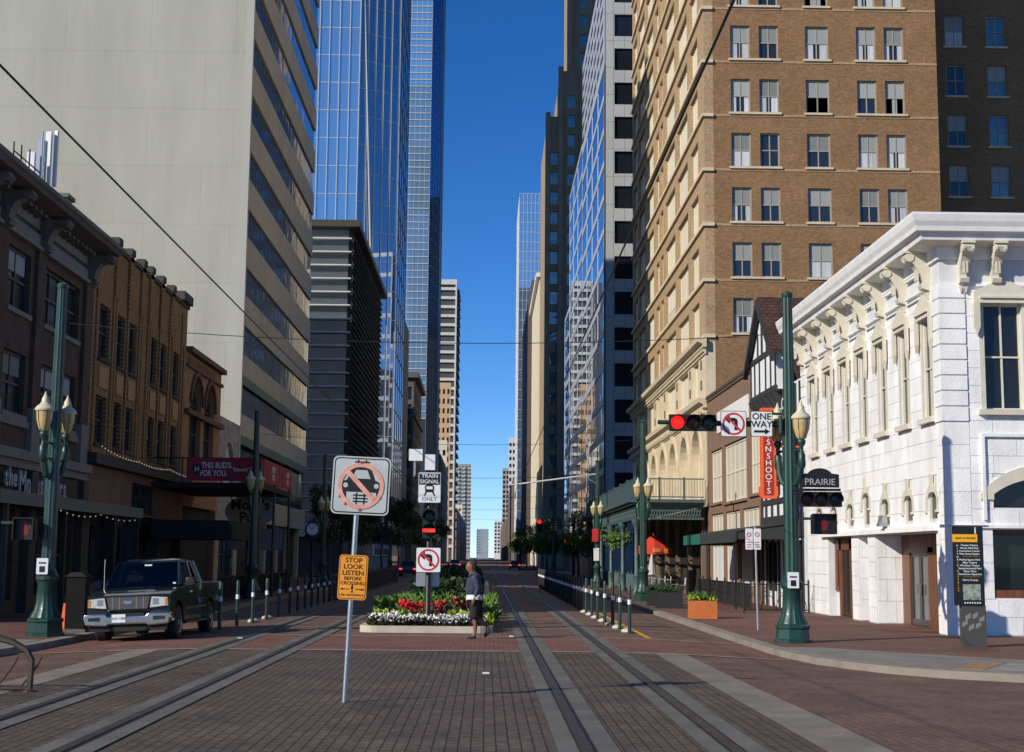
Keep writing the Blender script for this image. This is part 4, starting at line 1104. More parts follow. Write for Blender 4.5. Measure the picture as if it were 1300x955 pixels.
# ------------------------------------------------------------------ curtain wall helper: facets given as (x0,y0)-(x1,y1)
def facet_boxes(p0, p1, z0, z1, nu, nz, gap, th, out=0):
    """panes on a vertical facet -> list of (mesh verts) as oriented boxes"""
    p0, p1 = Vector((*p0, 0)), Vector((*p1, 0)); t = (p1-p0); L = t.length; t.normalize(); n = Vector((t.y, -t.x, 0))
    res = []
    for j in range(nz):
        for i in range(nu):
            res.append((L*i/nu+gap, L*(i+1)/nu-gap, z0+(z1-z0)*j/nz+gap, z0+(z1-z0)*(j+1)/nz-gap))
    return p0, t, n, L, res
def curtain(parent, p0, p1, z0, z1, nu, nz, gm, mm, gap=.04, mw=.1, md=.15, limit=300, hw=None, hd=.12):
    p0v, t, n, L, res = facet_boxes(p0, p1, z0, z1, nu, nz, gap, .05)
    off = wloc(parent); ang = math.atan2(t.y, t.x); me = cube_mesh(gm); mc = cube_mesh(mm)
    res.sort(key=lambda r: -r[2] if limit < len(res) else 0)
    def put(name, mesh, u, z, d, su, sd, sz):
        p = p0v + t*u + n*d
        o = link(name, mesh, parent, (p.x-off.x, p.y-off.y, z-off.z)); o.rotation_euler = (0, 0, ang); o.scale = (su, sd, sz); return o
    for r in res[:limit]: put('pane', me, (r[0]+r[1])/2, (r[2]+r[3])/2, -.02, r[1]-r[0], .04, r[3]-r[2])
    if len(res) > limit:
        m = MB()
        for a, b, c, d in res[limit:]:
            m.poly([p0v+t*a+Vector((0, 0, c)), p0v+t*b+Vector((0, 0, c)), p0v+t*b+Vector((0, 0, d)), p0v+t*a+Vector((0, 0, d))])
        tag(m.build('pane', gm, parent), kind='stuff')
    for i in range(nu+1):
        put('mullion', mc, L*i/nu, (z0+z1)/2, md/2, mw, md, z1-z0)
    for j in range(nz+1):
        put('transom', mc, L/2, z0+(z1-z0)*j/nz, hd/2-.01, L, hd, hw or mw)

M_bluegl = glass('blue_curtain_glass', (.9, .9, .9), .55, .015, (.15, .27, .44), wav=.012, wscale=.25)
M_bluegl2 = glass('blue_glass_deep_tone', (.70, .74, .80), .5, .02, (.05, .10, .21), wav=.02, wscale=.2)
M_mullw = mat('white_mullion', (.58, .58, .54), .45, .2)
M_mull = mat('grey_mullion', (.22, .25, .29), .4, .5)
# faceted blue tower behind the louvred building
GT = thing('faceted_glass_tower', (-40, 225, 0), 'blue glass tower with paired white mullions rising behind the louvred building', 'building')
MB().prism([(-64, 225.1), (-20.2, 225.1), (-14.5, 229.1), (-14.5, 256), (-64, 256)], lambda p, q, a: (p, q, a), 0, 190).build('core', M_bluegl, GT)
curtain(GT, (-43.4, 225), (-20.2, 225), 30, 126, 15, 22, M_bluegl, M_mullw, .03, .10, .2, hw=.08, hd=.08)
curtain(GT, (-20.2, 225), (-14.3, 229), 2, 126, 5, 28, M_bluegl2, M_mullw, .03, .10, .2, hw=.08, hd=.08)  # darker reflection of this turned facet is put into the glass colour
curtain(GT, (-14.3, 229), (-14.3, 256), 2, 126, 5, 28, M_bluegl2, M_mull, .03, .12, .1, hw=.1, hd=.1)
MB().tube([(-21.3, 224.5, 126), (-17.6, 226.3, 38)], .14, 6).build('fold_strut', M_mullw, GT)
# louvred blue tower beyond
BT = thing('blue_louvre_tower', (-20, 423, 0), 'tall pale blue glass tower with fine horizontal white louvres', 'building')
MB().prism([(-40, 423.1), (-17.2, 423.1), (-14.9, 440), (-14.9, 470), (-40, 470)], lambda p, q, a: (p, q, a), 0, 210).build('core', mat('tower_core', ()), BT)
curtain(BT, (-24.6, 423), (-17.2, 423), 40, 176, 5, 68, glass('bright_blue_glass', (.97, .97, .97), .55, .02, (.2, .36, .55)), M_mullw, .03, .07, .05, hw=.2, hd=.22)
curtain(BT, (-17.2, 423), (-14.8, 440), 20, 200, 4, 45, glass('dark_blue_glass', (.12, .2, .38), .5, .03, (.006, .012, .03)), M_mull, .03, .1, .08, hw=.1, hd=.1)
curtain(BT, (-40, 423), (-24.6, 423), 40, 176, 6, 34, M_bluegl2, M_mull, .03, .1, .08, hw=.1, hd=.1)
# stepped glass slab between them
GS = thing('low_glass_block', (-22, 262, 0), 'low mirrored glass block beside the old dark stone building', 'building')
MB().box(-40, -15.2, 262.2, 285, 0, 44).build('core', mat('tower_core', ()), GS)
curtain(GS, (-22, 262), (-15, 262), 2, 44, 4, 12, glass('pale_mirror_glass', (.8, .85, .9), .65, .03, (.03, .04, .05), wav=.15, wscale=.3), M_mull, .03, .12, .1)
MB().box(-15.2, -15.0, 262.2, 285, 0, 44).build('side_wall', mat('core_dark', ()), GS)

def punched(name, label, x0, x1, y0, y1, h, wm, ncol, nrow, ww, wh, z0=6, gm=None, front=True, side=None, ns=0, cat='building', trim=None, cornice=0, fm=None):
    """masonry block with separate windows on the front (facing the camera) and on its street side"""
    t = thing(name, (x0, y0, 0), label, cat)
    gm = gm or M_hglass
    fz = (h-z0-1.5)/max(1, nrow)
    ops = []
    if ncol:
        for j in range(nrow):
            for i in range(ncol):
                c = x0+(x1-x0)*(i+.5)/ncol; z = z0+fz*j+.4*fz*.4
                ops.append((c-ww/2, c+ww/2, z, z+wh))
    wall(t, 'wall', 'F', y0, x0, x1, 0, h, ops, .4, wm)
    for o in ops: window(t, 'F', y0, o[0], o[2], o[1]-o[0], o[3]-o[2], 1, 1, .3, .06, fm or M_hframe, gm)
    if side:
        so = []; face, P = side
        for j in range(nrow):
            for i in range(ns):
                c = y0+.4+(y1-y0-.8)*(i+.5)/ns; z = z0+fz*j+.16*fz
                so.append((c-ww/2, c+ww/2, z, z+wh))
        wall(t, 'wall', face, P, y0+.4, y1, 0, h, so, .4, wm)
        for o in so: window(t, face, P, o[0], o[2], o[1]-o[0], o[3]-o[2], 1, 1, .25, .06, fm or M_hframe, gm)
    MB().box(x0+.4, x1-.4, y0+.4, y1, h-.6, h-.3).build('roof', M_blackm, t)
    if cornice:
        MB().box(x0-cornice, x1+cornice, y0-cornice, y1, h, h+cornice*1.2).build('cornice', trim or wm, t)
    return t
M_dkstone = mat('dark_old_stone', (.11, .105, .10), .85, nscale=.6, namt=.2)
OB = punched('old_stone_building', 'dark grey classical stone building with heavy cornice below the blue louvre tower', -27, FL, 300, 335, 37, M_dkstone, 6, 8, 1.3, 2.6, 8, cornice=.9, side=('L', FL), ns=10)
MB().box(-27.5, FL+.5, 299.4, 335, 29, 29.8).build('string_course', M_dkstone, OB)
MB().box(-24, -18, 304, 312, 37.5, 41).build('penthouse', mat('penthouse_pale', (.35, .36, .36), .7), OB)
WGT = thing('white_grid_tower', (-22, 690, 0), 'slim white framed tower with dark window bands behind the ochre tower', 'building')
MB().box(-30, FL, 690.5, 725, 0, 128).build('core', mat('core_dark', ()), WGT)
pieces(WGT, 'spandrel', [(-24, FL-.1, 689.6, 690.4, 6+4.2*i, 7.3+4.2*i) for i in range(29)] + [(-24, FL-.1, 689.5, 690.4, 126.2, 128.6)], mat('white_concrete', (.55, .54, .5), .8))
pieces(WGT, 'column', [(x, x+.7, 689.3, 690.45, 0, 128) for x in (-24, -15.3)], mat('white_concrete', ()))
pieces(WGT, 'balcony', [(FL, FL+1.2, 690.5, 724, 6+4.2*i, 6.6+4.2*i) for i in range(29)], mat('grey_concrete', (.3, .3, .3), .8))
punched('ochre_tower', 'slim ochre stone tower with small paired windows', -21.3, FL-1.0, 640, 668, 75, mat('ochre_stone', (.48, .30, .16), .8, nscale=.5, namt=.1), 3, 16, .95, 2.2, 8, gm=M_lglass)
punched('cream_block', 'plain cream block with few windows under the ochre tower', -19.6, FL-.6, 580, 605, 46, mat('cream_render', (.66, .60, .46), .8, nscale=.4, namt=.06), 2, 7, 1.1, 2.2, 8, gm=M_lglass)
FT = punched('balcony_apartment_tower', 'distant grey apartment tower with many pale balconies at the street end', -44, -15.5, 1520, 1560, 94, mat('grey_render', (.30, .30, .29), .8), 9, 22, 1.9, 2.6, 8, gm=M_gglass)
pieces(FT, 'balcony', [(-30+6*k, -27+6*k, 1518, 1520, 8+3.86*j, 9.2+3.86*j) for j in range(22) for k in (0, 1, 2)], mat('white_concrete', ()))
punched('cream_low_house', 'low cream building below the apartment tower', -30, -18.5, 1180, 1200, 42, mat('cream_render', ()), 3, 8, 1.5, 2.2, 6, gm=M_lglass)

# ------------------------------------------------------------------ right side beyond the hotel
# white office with mirrored street side
M_oconc = brick('office_panel', (.42, .425, .40), (.40, .405, .38), (.20, .20, .19), 'F', 1.15, 2.9, .03, .7, offset=0, namt=.05, bump=.2, fine=.03)
M_mirror = glass('mirror_glass', (.85, .88, .92), .8, .008, (.02, .04, .08), wav=.035, wscale=.22)
OF = thing('mirror_glass_office', (FR, 151.5, 0), 'pale panelled office block with a mirrored blue street front', 'building')
ow = [(12.75, 17.5, 8+3.66*k, 8+3.66*k+2.35) for k in range(15)] + [(18, 23, 8+3.66*k, 8+3.66*k+2.35) for k in range(15)]
wall(OF, 'wall', 'F', 151.5, FR+.15, 30, 0, 64, ow, .4, M_oconc)
for a, b, c, d in ow: window(OF, 'F', 151.5, a, c, b-a, d-c, 3, 1, .25, .06, M_black, M_wglass)
for y0, y1, h, nu, nz in ((151.5, 187, 64, 4, 17), (187, 216, 53.6, 3, 14), (216, 229, 37.5, 1, 10)):
    MB().box(FR+.1, 30, y0+(.41 if y0 < 152 else 0), y1, 0, h-.1).build('core', mat('core_dark', ()), OF)
    hz = h if y0 > 152 else 52.5
    curtain(OF, (FR, y1), (FR, y0), 3.5, hz, nu, round(nz*hz/h), M_mirror, mat('silver_mullion', (.45, .48, .52), .4, .3), .03, .18, .04, hw=.7, hd=.06)
m = MB(); m.box(FR-.03, FR+.1, 151.5, 187, 52.5, 64); m.build('louvre_band', mat('silver_panel', (.42, .45, .48), .4, .3), OF)
pieces(OF, 'slot', [(FR-.05, FR-.03, 153+5*i, 156.6+5*i, 53.6+1.7*j, 54.3+1.7*j) for j in range(6) for i in range(7)], M_blackm)
# stepped brown art deco tower
M_deco = mat('brown_deco_stone', (.27, .19, .12), .85, nscale=.25, namt=.15)
M_deco_lit = mat('deco_stone_sunlit_tone', (.34, .25, .14), .85, nscale=.25, namt=.1)  # same stone painted lighter on the street walls, as if in sun
DT = thing('stepped_deco_tower', (FR, 300, 0), 'stepped brown stone tower with setbacks and narrow windows', 'building')
def mass(x0, x1, y0, y1, z0, z1, cols, nw):
    ops = [(x0+(x1-x0)*(i+.5)/cols-.8, x0+(x1-x0)*(i+.5)/cols+.8, z, z+2.6) for z in [z0+3+4.1*j for j in range(int((z1-z0-6)/4.1))] for i in range(cols)] if cols else []
    wall(DT, 'wall', 'F', y0, x0, x1, z0, z1, ops, .5, M_deco)
    for o in ops: window(DT, 'F', y0, o[0], o[2], 1.6, 2.6, 1, 1, .35, .08, M_hframe, M_hglass_sky)
    MB().box(x0, x0+.5, y0+.5, y1, z0, z1).build('street_wall', M_deco_lit, DT)
    MB().box(x0+.5, x1, y0+.5, y1, z1-.5, z1-.1).build('roof', M_blackm, DT)
    pieces(DT, 'pilaster', [(x0+(x1-x0)*i/max(1, cols)-.5, x0+(x1-x0)*i/max(1, cols)+.5, y0-.5, y0, z0, z1+.8) for i in range(cols+1)], M_deco)
mass(FR, 14.3, 300, 340, 0, 91, 1, 1)
mass(14.3, 32, 301, 335, 0, 101, 4, 1)
mass(16.4, 34, 306, 330, 101, 150, 3, 1)
# buildings further up the right side, seen along the street front
M_tan = mat('tan_stone', (.66, .57, .40), .8, nscale=.3, namt=.1)
punched('tan_cornice_building', 'sunlit tan stone building with white cornice past the deco tower', FR, 30, 345, 402, 66, M_tan, 4, 18, 1.4, 2.4, 8, side=('R', FR), ns=12, gm=M_hglass, cornice=.8, trim=mat('cornice_white', ()), fm=M_limewin)
punched('dark_brick_block', 'dark narrow block rising past the tan stone building', FR, 30, 408, 520, 77, mat('dark_block', (.10, .07, .055), .8, nscale=.3, namt=.1), 4, 18, 1.4, 2.4, 8, side=('R', FR), ns=14, gm=M_lglass)
SB = thing('blue_grid_tower', (FR, 580, 0), 'tall blue glass tower with fine white window grid beyond the tan building', 'building')
MB().box(FR+.1, 48, 580.1, 630, 0, 143).build('core', mat('tower_core', ()), SB)
curtain(SB, (FR, 580), (24, 580), 4, 143, 8, 36, M_bluegl, M_mullw, .03, .14, .1, hw=.14, hd=.1)
curtain(SB, (FR, 630), (FR, 580), 4, 143, 8, 30, M_bluegl, M_mullw, .03, .2, .1, hw=.2, hd=.1)
WT2 = punched('white_slab_tower', 'plain white slab tower with small dark windows near the street end', 12.2, 34, 846, 880, 68, mat('white_render', (.62, .62, .60), .8), 11, 15, 1.3, 1.9, 8, gm=M_lglass)
punched('grey_banded_tower', 'distant grey tower with pale upper bands at the street end', 13, 30, 1240, 1270, 74, mat('grey_banded', (.34, .33, .31), .8), 6, 17, 2.0, 2.5, 6, gm=M_lglass)
punched('pale_stepped_block', 'small distant pale block closing the right side of the street', 9, 30, 1680, 1700, 42, mat('white_render', ()), 6, 9, 2.2, 2.4, 6, gm=M_lglass)
punched('far_grid_block', 'faint blue grey block at the far end of the street', -14, 4, 2300, 2330, 44, mat('far_grey', (.30, .34, .40), .8), 6, 9, 2, 2.8, 6, gm=M_gglass)
# filler fronts closing the far street walls
punched('brown_mid_block', 'low brown block between the dark narrow block and the white slab tower', FR, 30, 640, 830, 36, mat('mid_brown', (.17, .12, .085), .8, nscale=.3, namt=.15), 3, 8, 1.6, 2.2, 6, side=('R', FR), ns=24, gm=M_lglass)
punched('grey_mid_block', 'low grey block before the ochre tower', -34, FL, 480, 575, 34, mat('mid_grey', (.16, .15, .14), .8, nscale=.3, namt=.15), 4, 8, 1.6, 2.2, 6, side=('L', FL), ns=18, gm=M_lglass)
punched('long_grey_terrace', 'long low grey terrace running to the far end of the left side', -40, FL, 760, 1150, 26, mat('mid_grey', ()), 4, 6, 1.8, 2.2, 5, side=('L', FL), ns=30, gm=M_lglass)
punched('long_brown_terrace', 'long low brown terrace past the white slab tower', FR, 34, 890, 1230, 24, mat('mid_brown', ()), 3, 5, 1.8, 2.2, 5, side=('R', FR), ns=30, gm=M_lglass)
# ------------------------------------------------------------------ lamp posts
M_lampglass = mat('amber_lamp_glass', (.55, .40, .17), .25, nscale=6, namt=.15)
M_lamproof = mat('cream_lamp_roof', (.58, .53, .36), .5, nscale=5, namt=.1)
def lamp_post(x, y, ang, label, group):
    t = thing('street_lamp', (x, y, 0), label, 'lamp post', group)
    L = lambda prof, n=16, fl=0, ph=0: MB().lathe(prof, (x, y, 0), n, flute=fl, phase=ph)
    L([(.43, 0), (.43, .07), (.39, .09), (.37, .3), (.40, .33), (.40, .38), (.35, .42)], 8, ph=math.pi/8).build('plinth', M_green, t)
    L([(.35, .42), (.33, .48), (.27, .58), (.23, .75), (.21, 1.18), (.24, 1.22), (.24, 1.36), (.2, 1.4), (.18, 1.5)], 32, .06).build('fluted_base', M_green, t, True)
    L([(.168, 1.5), (.115, 7.98)], 24, .09).build('shaft', M_green, t)
    L([(.125, 7.95), (.135, 8.0), (.135, 8.05), (.02, 8.1)], 16).build('cap', M_green, t, True)
    L([(.23, 1.23), (.26, 1.26), (.26, 1.34), (.23, 1.37)], 16).build('collar', M_green_dk, t)
    for k in (0, 1):
        a = ang+math.pi*k; dx, dy = math.cos(a), math.sin(a)
        q = lambda d, z: (x+dx*d, y+dy*d, z)
        m = MB()
        m.tube([q(.12, 3.55), q(.26, 3.62), q(.36, 3.85), q(.40, 4.2)], [.05, .07, .085, .07], 8)
        m.tube([q(.16, 4.0), q(.30, 3.95), q(.36, 4.05)], .03, 6)
        m.tube([q(.15, 4.35), q(.42, 4.35)], .03, 6)
        m.lathe([(.045, 3.9), (.09, 3.98), (.09, 4.25), (.05, 4.3), (.045, 4.42), (.10, 4.5), (.10, 4.56), (.07, 4.6)], q(.42, 0), 12)
        arm = m.build('lamp_arm', M_green, t, True)
        MB().lathe([(.08, 4.60), (.125, 4.66), (.18, 4.85), (.195, 5.06)], q(.42, 0), 12).build('lamp_glass', M_lampglass, arm, True)
        MB().lathe([(.22, 5.06), (.225, 5.1), (.185, 5.16), (.12, 5.21), (.085, 5.27), (.08, 5.34), (.045, 5.4), (.025, 5.45), (.01, 5.5)], q(.42, 0), 16).build('lamp_roof', M_lamproof, arm, True)
        m = MB()
        for i in range(6):
            b = 2*math.pi*i/6; c = Vector(q(.42, 0)); e = Vector((math.cos(b), math.sin(b), 0))
            m.tube([c+e*.1+Vector((0, 0, 4.6)), c+e*.185+Vector((0, 0, 4.85)), c+e*.203+Vector((0, 0, 5.07))], .008, 4)
        m.build('lantern_ribs', M_green_dk, arm)
    return t
rl = [('green fluted lamp post carrying the signal arm by white building', 7.0, 35.0), ('green lamp post in front of the near end of the iron gallery', 7.05, 68.5),
      ('green lamp post beside the far end of the iron gallery', 7.1, 97.5), ('green lamp post beside the mirrored office front', 7.1, 160)]
ll = [('green fluted lamp post with walk signal beside the dark pickup', -9.92, 35.0), ('green lamp post in front of the red balcony banner', -9.95, 66.9-1.2),
      ('green lamp post at the foot of the concrete tower', -9.95, 94), ('green lamp post by the louvred building', -9.95, 160)]
for lb, x, y in rl: lamp_post(x, y, R(-62), lb, 'green lamp posts along the street')
for lb, x, y in ll: lamp_post(x, y, R(250), lb, 'green lamp posts along the street')

# ------------------------------------------------------------------ signs
def rrect(x0, x1, z0, z1, r, n=4):
    return rr(x0, x1, z0, z1, r, n)
def plate(parent, name, x0, x1, z0, z1, y, m, th=.004, r=.03):
    return MB().prism(rrect(x0, x1, z0, z1, r), lambda p, q, a: (p, a, q), y-th, y).build(name, m, parent)
def ring(parent, name, cx_, cz, r0, r1, y, m, th=.003, n=32):
    b = MB()
    for i in range(n):
        a0, a1 = 2*math.pi*i/n, 2*math.pi*(i+1)/n
        pts = [(cx_+r*math.cos(a), cz+r*math.sin(a)) for r, a in ((r0, a0), (r1, a0), (r1, a1), (r0, a1))]
        b.prism(pts, lambda p, q, a: (p, a, q), y-th, y)
    return b.build(name, m, parent)
def bar(parent, name, cx_, cz, L, w, deg, y, m, th=.003):
    a = R(deg); c, s = math.cos(a), math.sin(a)
    pts = [(cx_+u*c-v*s, cz+u*s+v*c) for u, v in ((-L/2, -w/2), (L/2, -w/2), (L/2, w/2), (-L/2, w/2))]
    return MB().prism(pts, lambda p, q, e: (p, e, q), y-th, y).build(name, m, parent)
def shape(parent, name, pts, cx_, cz, sc, y, m, th=.003):
    return MB().prism([(cx_+p*sc, cz+q*sc) for p, q in pts], lambda p, q, e: (p, e, q), y-th, y).build(name, m, parent)
TURN = [(-.44, .22), (-.2, .46), (-.2, .32), (.05, .32), (.17, .27), (.22, .16), (.22, -.34), (.04, -.34), (.04, .08), (0, .12), (-.2, .12), (-.2, -.02)]
def no_left(name, cx_, cz, w, y, label, group='no left turn signs'):
    t = thing(name, (cx_, y, cz), label, 'sign', group)
    plate(t, 'backing', cx_-w/2, cx_+w/2, cz-w/2, cz+w/2, y+.004, M_alu, .004, .04)
    plate(t, 'border', cx_-w/2, cx_+w/2, cz-w/2, cz+w/2, y, M_signblack, .002, .04)
    plate(t, 'face', cx_-w/2+.014, cx_+w/2-.014, cz-w/2+.014, cz+w/2-.014, y-.002, M_white, .003, .035)
    shape(t, 'arrow', TURN, cx_, cz, w*.72, y-.005, M_signblack)
    ring(t, 'red_ring', cx_, cz, w*.36, w*.43, y-.008, M_signred)
    bar(t, 'red_slash', cx_, cz, w*.76, w*.075, -45, y-.011, M_signred)
    return t
no_left('no_left_turn_sign', 5.68, 4.95, .6, 34.84, 'square no left turn sign on the signal arm beside the red light')
no_left('no_left_turn_sign', -1.46, 1.77, .64, 39.16, 'square no left turn sign on the black train signal post')
OW = thing('one_way_sign', (6.33, 34.84, 4.95), 'white one way sign with right arrow on the signal arm', 'sign')
plate(OW, 'backing', 6.08, 6.58, 4.66, 5.25, 34.844, M_alu, .004, .03)
plate(OW, 'border', 6.08, 6.58, 4.66, 5.25, 34.84, M_signblack, .002, .03)
plate(OW, 'face', 6.092, 6.568, 4.672, 5.238, 34.838, M_white, .003, .026)
for i, w_ in enumerate(('ONE', 'WAY')): text(OW, 'lettering', w_, .21, M_signblack, 'F', (6.33, 34.832, 5.12-.18*i), .002, bold=.015)
shape(OW, 'arrow', [(-.3, -.045), (.12, -.045), (.12, -.12), (.32, 0), (.12, .12), (.12, .045), (-.3, .045)], 6.33, 4.78, .6, 34.835, M_signblack)
def lens(parent, cx_, cz, r, y, col, lit=0, m=M_black):
    mt = mat('lens_%s_%s' % (col, lit), {'r': (.5, .02, .02) if lit else (.05, .008, .006), 'y': (.055, .02, .006), 'g': (.008, .03, .022)}[col], .3, emit=(1, .015, .012) if lit else None, estr=lit)
    l_ = MB().ball((cx_, y-.01, cz), r, 16, 8, (1, .3, 1)).build('lens', mt, parent, True)
    b = MB(); n = 18; pts = [(cx_+r*1.12*math.cos(R(-20+220*i/n)), cz+r*1.12*math.sin(R(-20+220*i/n))) for i in range(n+1)]
    for (a, c), (d, e) in zip(pts, pts[1:]): b.poly([(a, y, c), (d, y, e), (d, y-.2, e), (a, y-.2, c)])
    b.build('visor', m, l_)
def h_signal(x0, x1, z0, z1, y, label, lits):
    t = thing('traffic_signal', ((x0+x1)/2, y, z0), label, 'traffic light')
    MB().box(x0, x1, y, y+.2, z0, z1).build('housing', M_black, t)
    for i, (c, l_) in enumerate(zip('ryg', lits)): lens(t, x0+(x1-x0)*(i+.5)/3, (z0+z1)/2, (z1-z0)*.42, y-.001, c, l_)
    return t
arm = thing('signal_mast_arm', (6.9, 35, 4.9), 'dark green horizontal arm reaching over the lane from the lamp post', 'mast arm')
m = MB().tube([(6.86, 35.0, 4.96), (5.4, 35.0, 4.97), (3.95, 35.0, 4.985)], [.075, .065, .05], 10); m.build('arm', M_green_dk, arm, True)
MB().tube([(6.78, 34.9, 4.75), (6.78, 34.9, 5.15)], .05, 8).build('clamp', M_green_dk, arm)
MB().tube([(6.84, 35.0, 5.2), (6.45, 35.0, 5.22)], .03, 8).build('brace', M_green, arm)
h_signal(4.2, 5.27, 4.78, 5.15, 34.78, 'lit red traffic light hung on the arm over the lane', (1.25, 0, 0))
h_signal(7.12, 8.1, 3.06, 3.4, 34.6, 'unlit three lens traffic light fixed to the lamp post under the street name', (0, 0, 0))
sn = thing('street_name_sign', (7.6, 34.7, 3.5), 'black arched street name sign reading PRAIRIE on the lamp post', 'sign')
arc_ = [(7.18, 3.5), (8.06, 3.5), (8.06, 3.8), (7.92, 3.82)] + [(7.62+.3*math.cos(R(20+140*i/8)), 3.74+.2*math.sin(R(20+140*i/8))) for i in range(9)] + [(7.3, 3.82), (7.18, 3.8)]
MB().prism(arc_, lambda p, q, a: (p, a, q), 34.68, 34.72).build('board', M_signblack, sn)
text(sn, 'lettering', 'PRAIRIE', .21, mat('sign_pale_letters', (.4, .4, .38), .5), 'F', (7.62, 34.676, 3.62), .003, sx=1.0)
MB().tube([(7.0, 34.86, 3.45), (8.1, 34.72, 3.45)], .03, 6).build('bracket', M_black, sn)
def walk_signal(x0, x1, z0, z1, y, label):
    t = thing('walk_signal', ((x0+x1)/2, y, z0), label, 'walk signal')
    MB().box(x0, x1, y, y+.25, z0, z1).build('housing', M_black, t)
    b = MB(); b.box(x0-.02, x1+.02, y-.16, y, z1, z1+.02); b.box(x0-.02, x0, y-.16, y, z0, z1); b.box(x1, x1+.02, y-.16, y, z0, z1); b.build('hood', M_black, t)
    mt = mat('hand_red', (.16, .012, .008), .5); c = (x0+x1)/2; z = (z0+z1)/2
    shape(t, 'hand', [(-.22, -.4), (.2, -.4), (.28, .0), (.4, .15), (.3, .2), (.17, .05), (.17, .4), (.08, .4), (.06, .1), (.04, .45), (-.05, .45), (-.06, .1), (-.09, .4), (-.18, .4), (-.18, .05), (-.28, .3), (-.33, .25)], c, z, (z1-z0)*.75, y-.002, mt)
    MB().box(x0-.35 if x0 < 0 else x0-.3, x0, y+.08, y+.14, z1-.12, z1-.06).build('bracket', M_green_dk, t)
walk_signal(7.42, 7.92, 2.44, 2.88, 34.6, 'black walk signal with red hand on the right lamp post')
walk_signal(-10.62, -10.2, 2.15, 2.62, 34.7, 'black walk signal with red hand on the lamp post beside the pickup')
for x, z0, lb in ((6.98, 1.22, 'small white crossing notice on the lamp post by white building'), (-9.98, 1.38, 'small white crossing notice on the lamp post beside the pickup')):
    t = thing('crossing_notice', (x, 34.74, z0), lb, 'sign', 'crossing notices')
    plate(t, 'plate', x-.13, x+.13, z0, z0+.36, 34.74 if x > 0 else 34.74, M_white, .01, .02)
    MB().box(x-.06, x+.06, 34.722, 34.729, z0+.05, z0+.18).build('symbol', M_signblack, t)
    MB().box(x-.08, x+.08, 34.722, 34.729, z0+.24, z0+.27).build('line', M_signblack, t)
# ------------------------------------------------------------------ foreground sign post
NP = thing('foreground_sign_post', (-1.78, 19.85, 0), 'leaning galvanised post with a no driving on tracks sign above an orange notice', 'sign')
NP.rotation_euler = (0, R(2.3), 0)
o_x = -1.78
MB().tube([(o_x, 19.85, -.02), (o_x, 19.85, 3.05)], .033, 12).build('post', M_steel, NP, True)
c, z = o_x+.04, 2.76; w = .75; yy = 19.81
plate(NP, 'sign_back', c-w/2, c+w/2, z-w/2, z+w/2, yy+.004, M_alu, .004, .07)
plate(NP, 'sign_white_edge', c-w/2, c+w/2, z-w/2, z+w/2, yy, mat('faded_sheeting', (.47, .49, .48), .45, nscale=3, namt=.12), .002, .07)
plate(NP, 'sign_border', c-w/2+.018, c+w/2-.018, z-w/2+.018, z+w/2-.018, yy-.002, M_signblack, .002, .06)
plate(NP, 'sign_face', c-w/2+.034, c+w/2-.034, z-w/2+.034, z+w/2-.034, yy-.004, mat('faded_sheeting', ()), .002, .05)
CARP = [(-.30, -.16), (-.30, .0), (-.27, .07), (-.2, .1), (-.12, .3), (.12, .3), (.2, .1), (.27, .07), (.3, 0), (.3, -.16), (.22, -.16), (.22, -.07), (-.2, -.07), (-.2, -.16)]
shape(NP, 'car_symbol', CARP, c, z-.02, .92, yy-.006, M_signblack, .002)
shape(NP, 'car_symbol_window', [(-.13, .12), (-.08, .24), (.08, .24), (.13, .12)], c, z-.02, .92, yy-.008, mat('faded_sheeting', ()), .002)
for s in (-1, 1): MB().lathe([(.032, -.001), (.032, .001)], (c+s*.2, yy-.009, z+.0), 14, 'y').build('car_symbol_lamp', mat('faded_sheeting', ()), NP)
for a in (-.05, .05): 
    bar(NP, 'track_symbol', c+a, z+.285, .10, .018, 90, yy-.006, M_signblack); bar(NP, 'track_symbol', c+a, z-.17, .15, .018, 90, yy-.006, M_signblack)
for dz in (.27, .305, -.125, -.165, -.205): bar(NP, 'track_symbol', c, z+dz, .19, .016, 0, yy-.0095, M_signblack)
M_salmon = mat('faded_red', (.66, .33, .24), .6, nscale=9, namt=.22)
ring(NP, 'ring', c, z-.005, .245, .30, yy-.012, M_salmon); bar(NP, 'slash', c, z-.005, .5, .06, -45, yy-.0155, M_salmon)
for dx, dz in ((.0, .30), (.0, -.305), (-.19, -.235)): shape(NP, 'red_fleck', [(-.02, -.02), (.02, -.015), (.005, .02)], c+dx, z+dz, 1.1, yy-.016, M_signred)
c, z, w, h = o_x+.01, 1.58, .37, .57
M_amber = mat('amber_sheeting', (.80, .30, .015), .5, nscale=4, namt=.08)
plate(NP, 'notice_back', c-w/2, c+w/2, z-h/2, z+h/2, yy+.004, M_alu, .004, .04)
plate(NP, 'notice_edge', c-w/2, c+w/2, z-h/2, z+h/2, yy, M_amber, .002, .04)
plate(NP, 'notice_border', c-w/2+.012, c+w/2-.012, z-h/2+.012, z+h/2-.012, yy-.002, M_signblack, .002, .035)
plate(NP, 'notice_face', c-w/2+.02, c+w/2-.02, z-h/2+.02, z+h/2-.02, yy-.004, M_amber, .002, .03)
for i, (s_, sz, dz) in enumerate((('STOP', .085, .215), ('LOOK', .085, .135), ('LISTEN', .085, .055), ('BEFORE', .06, -.015), ('CROSSING', .06, -.075))):
    text(NP, 'lettering', s_, sz, M_signblack, 'F', (c, yy-.008, z+dz), .001, sx=1.08, bold=.015)
text(NP, 'lettering', 'USE CROSSWALK', .038, M_signblack, 'F', (c, yy-.008, z-.225), .001, sx=1.05, bold=.01)
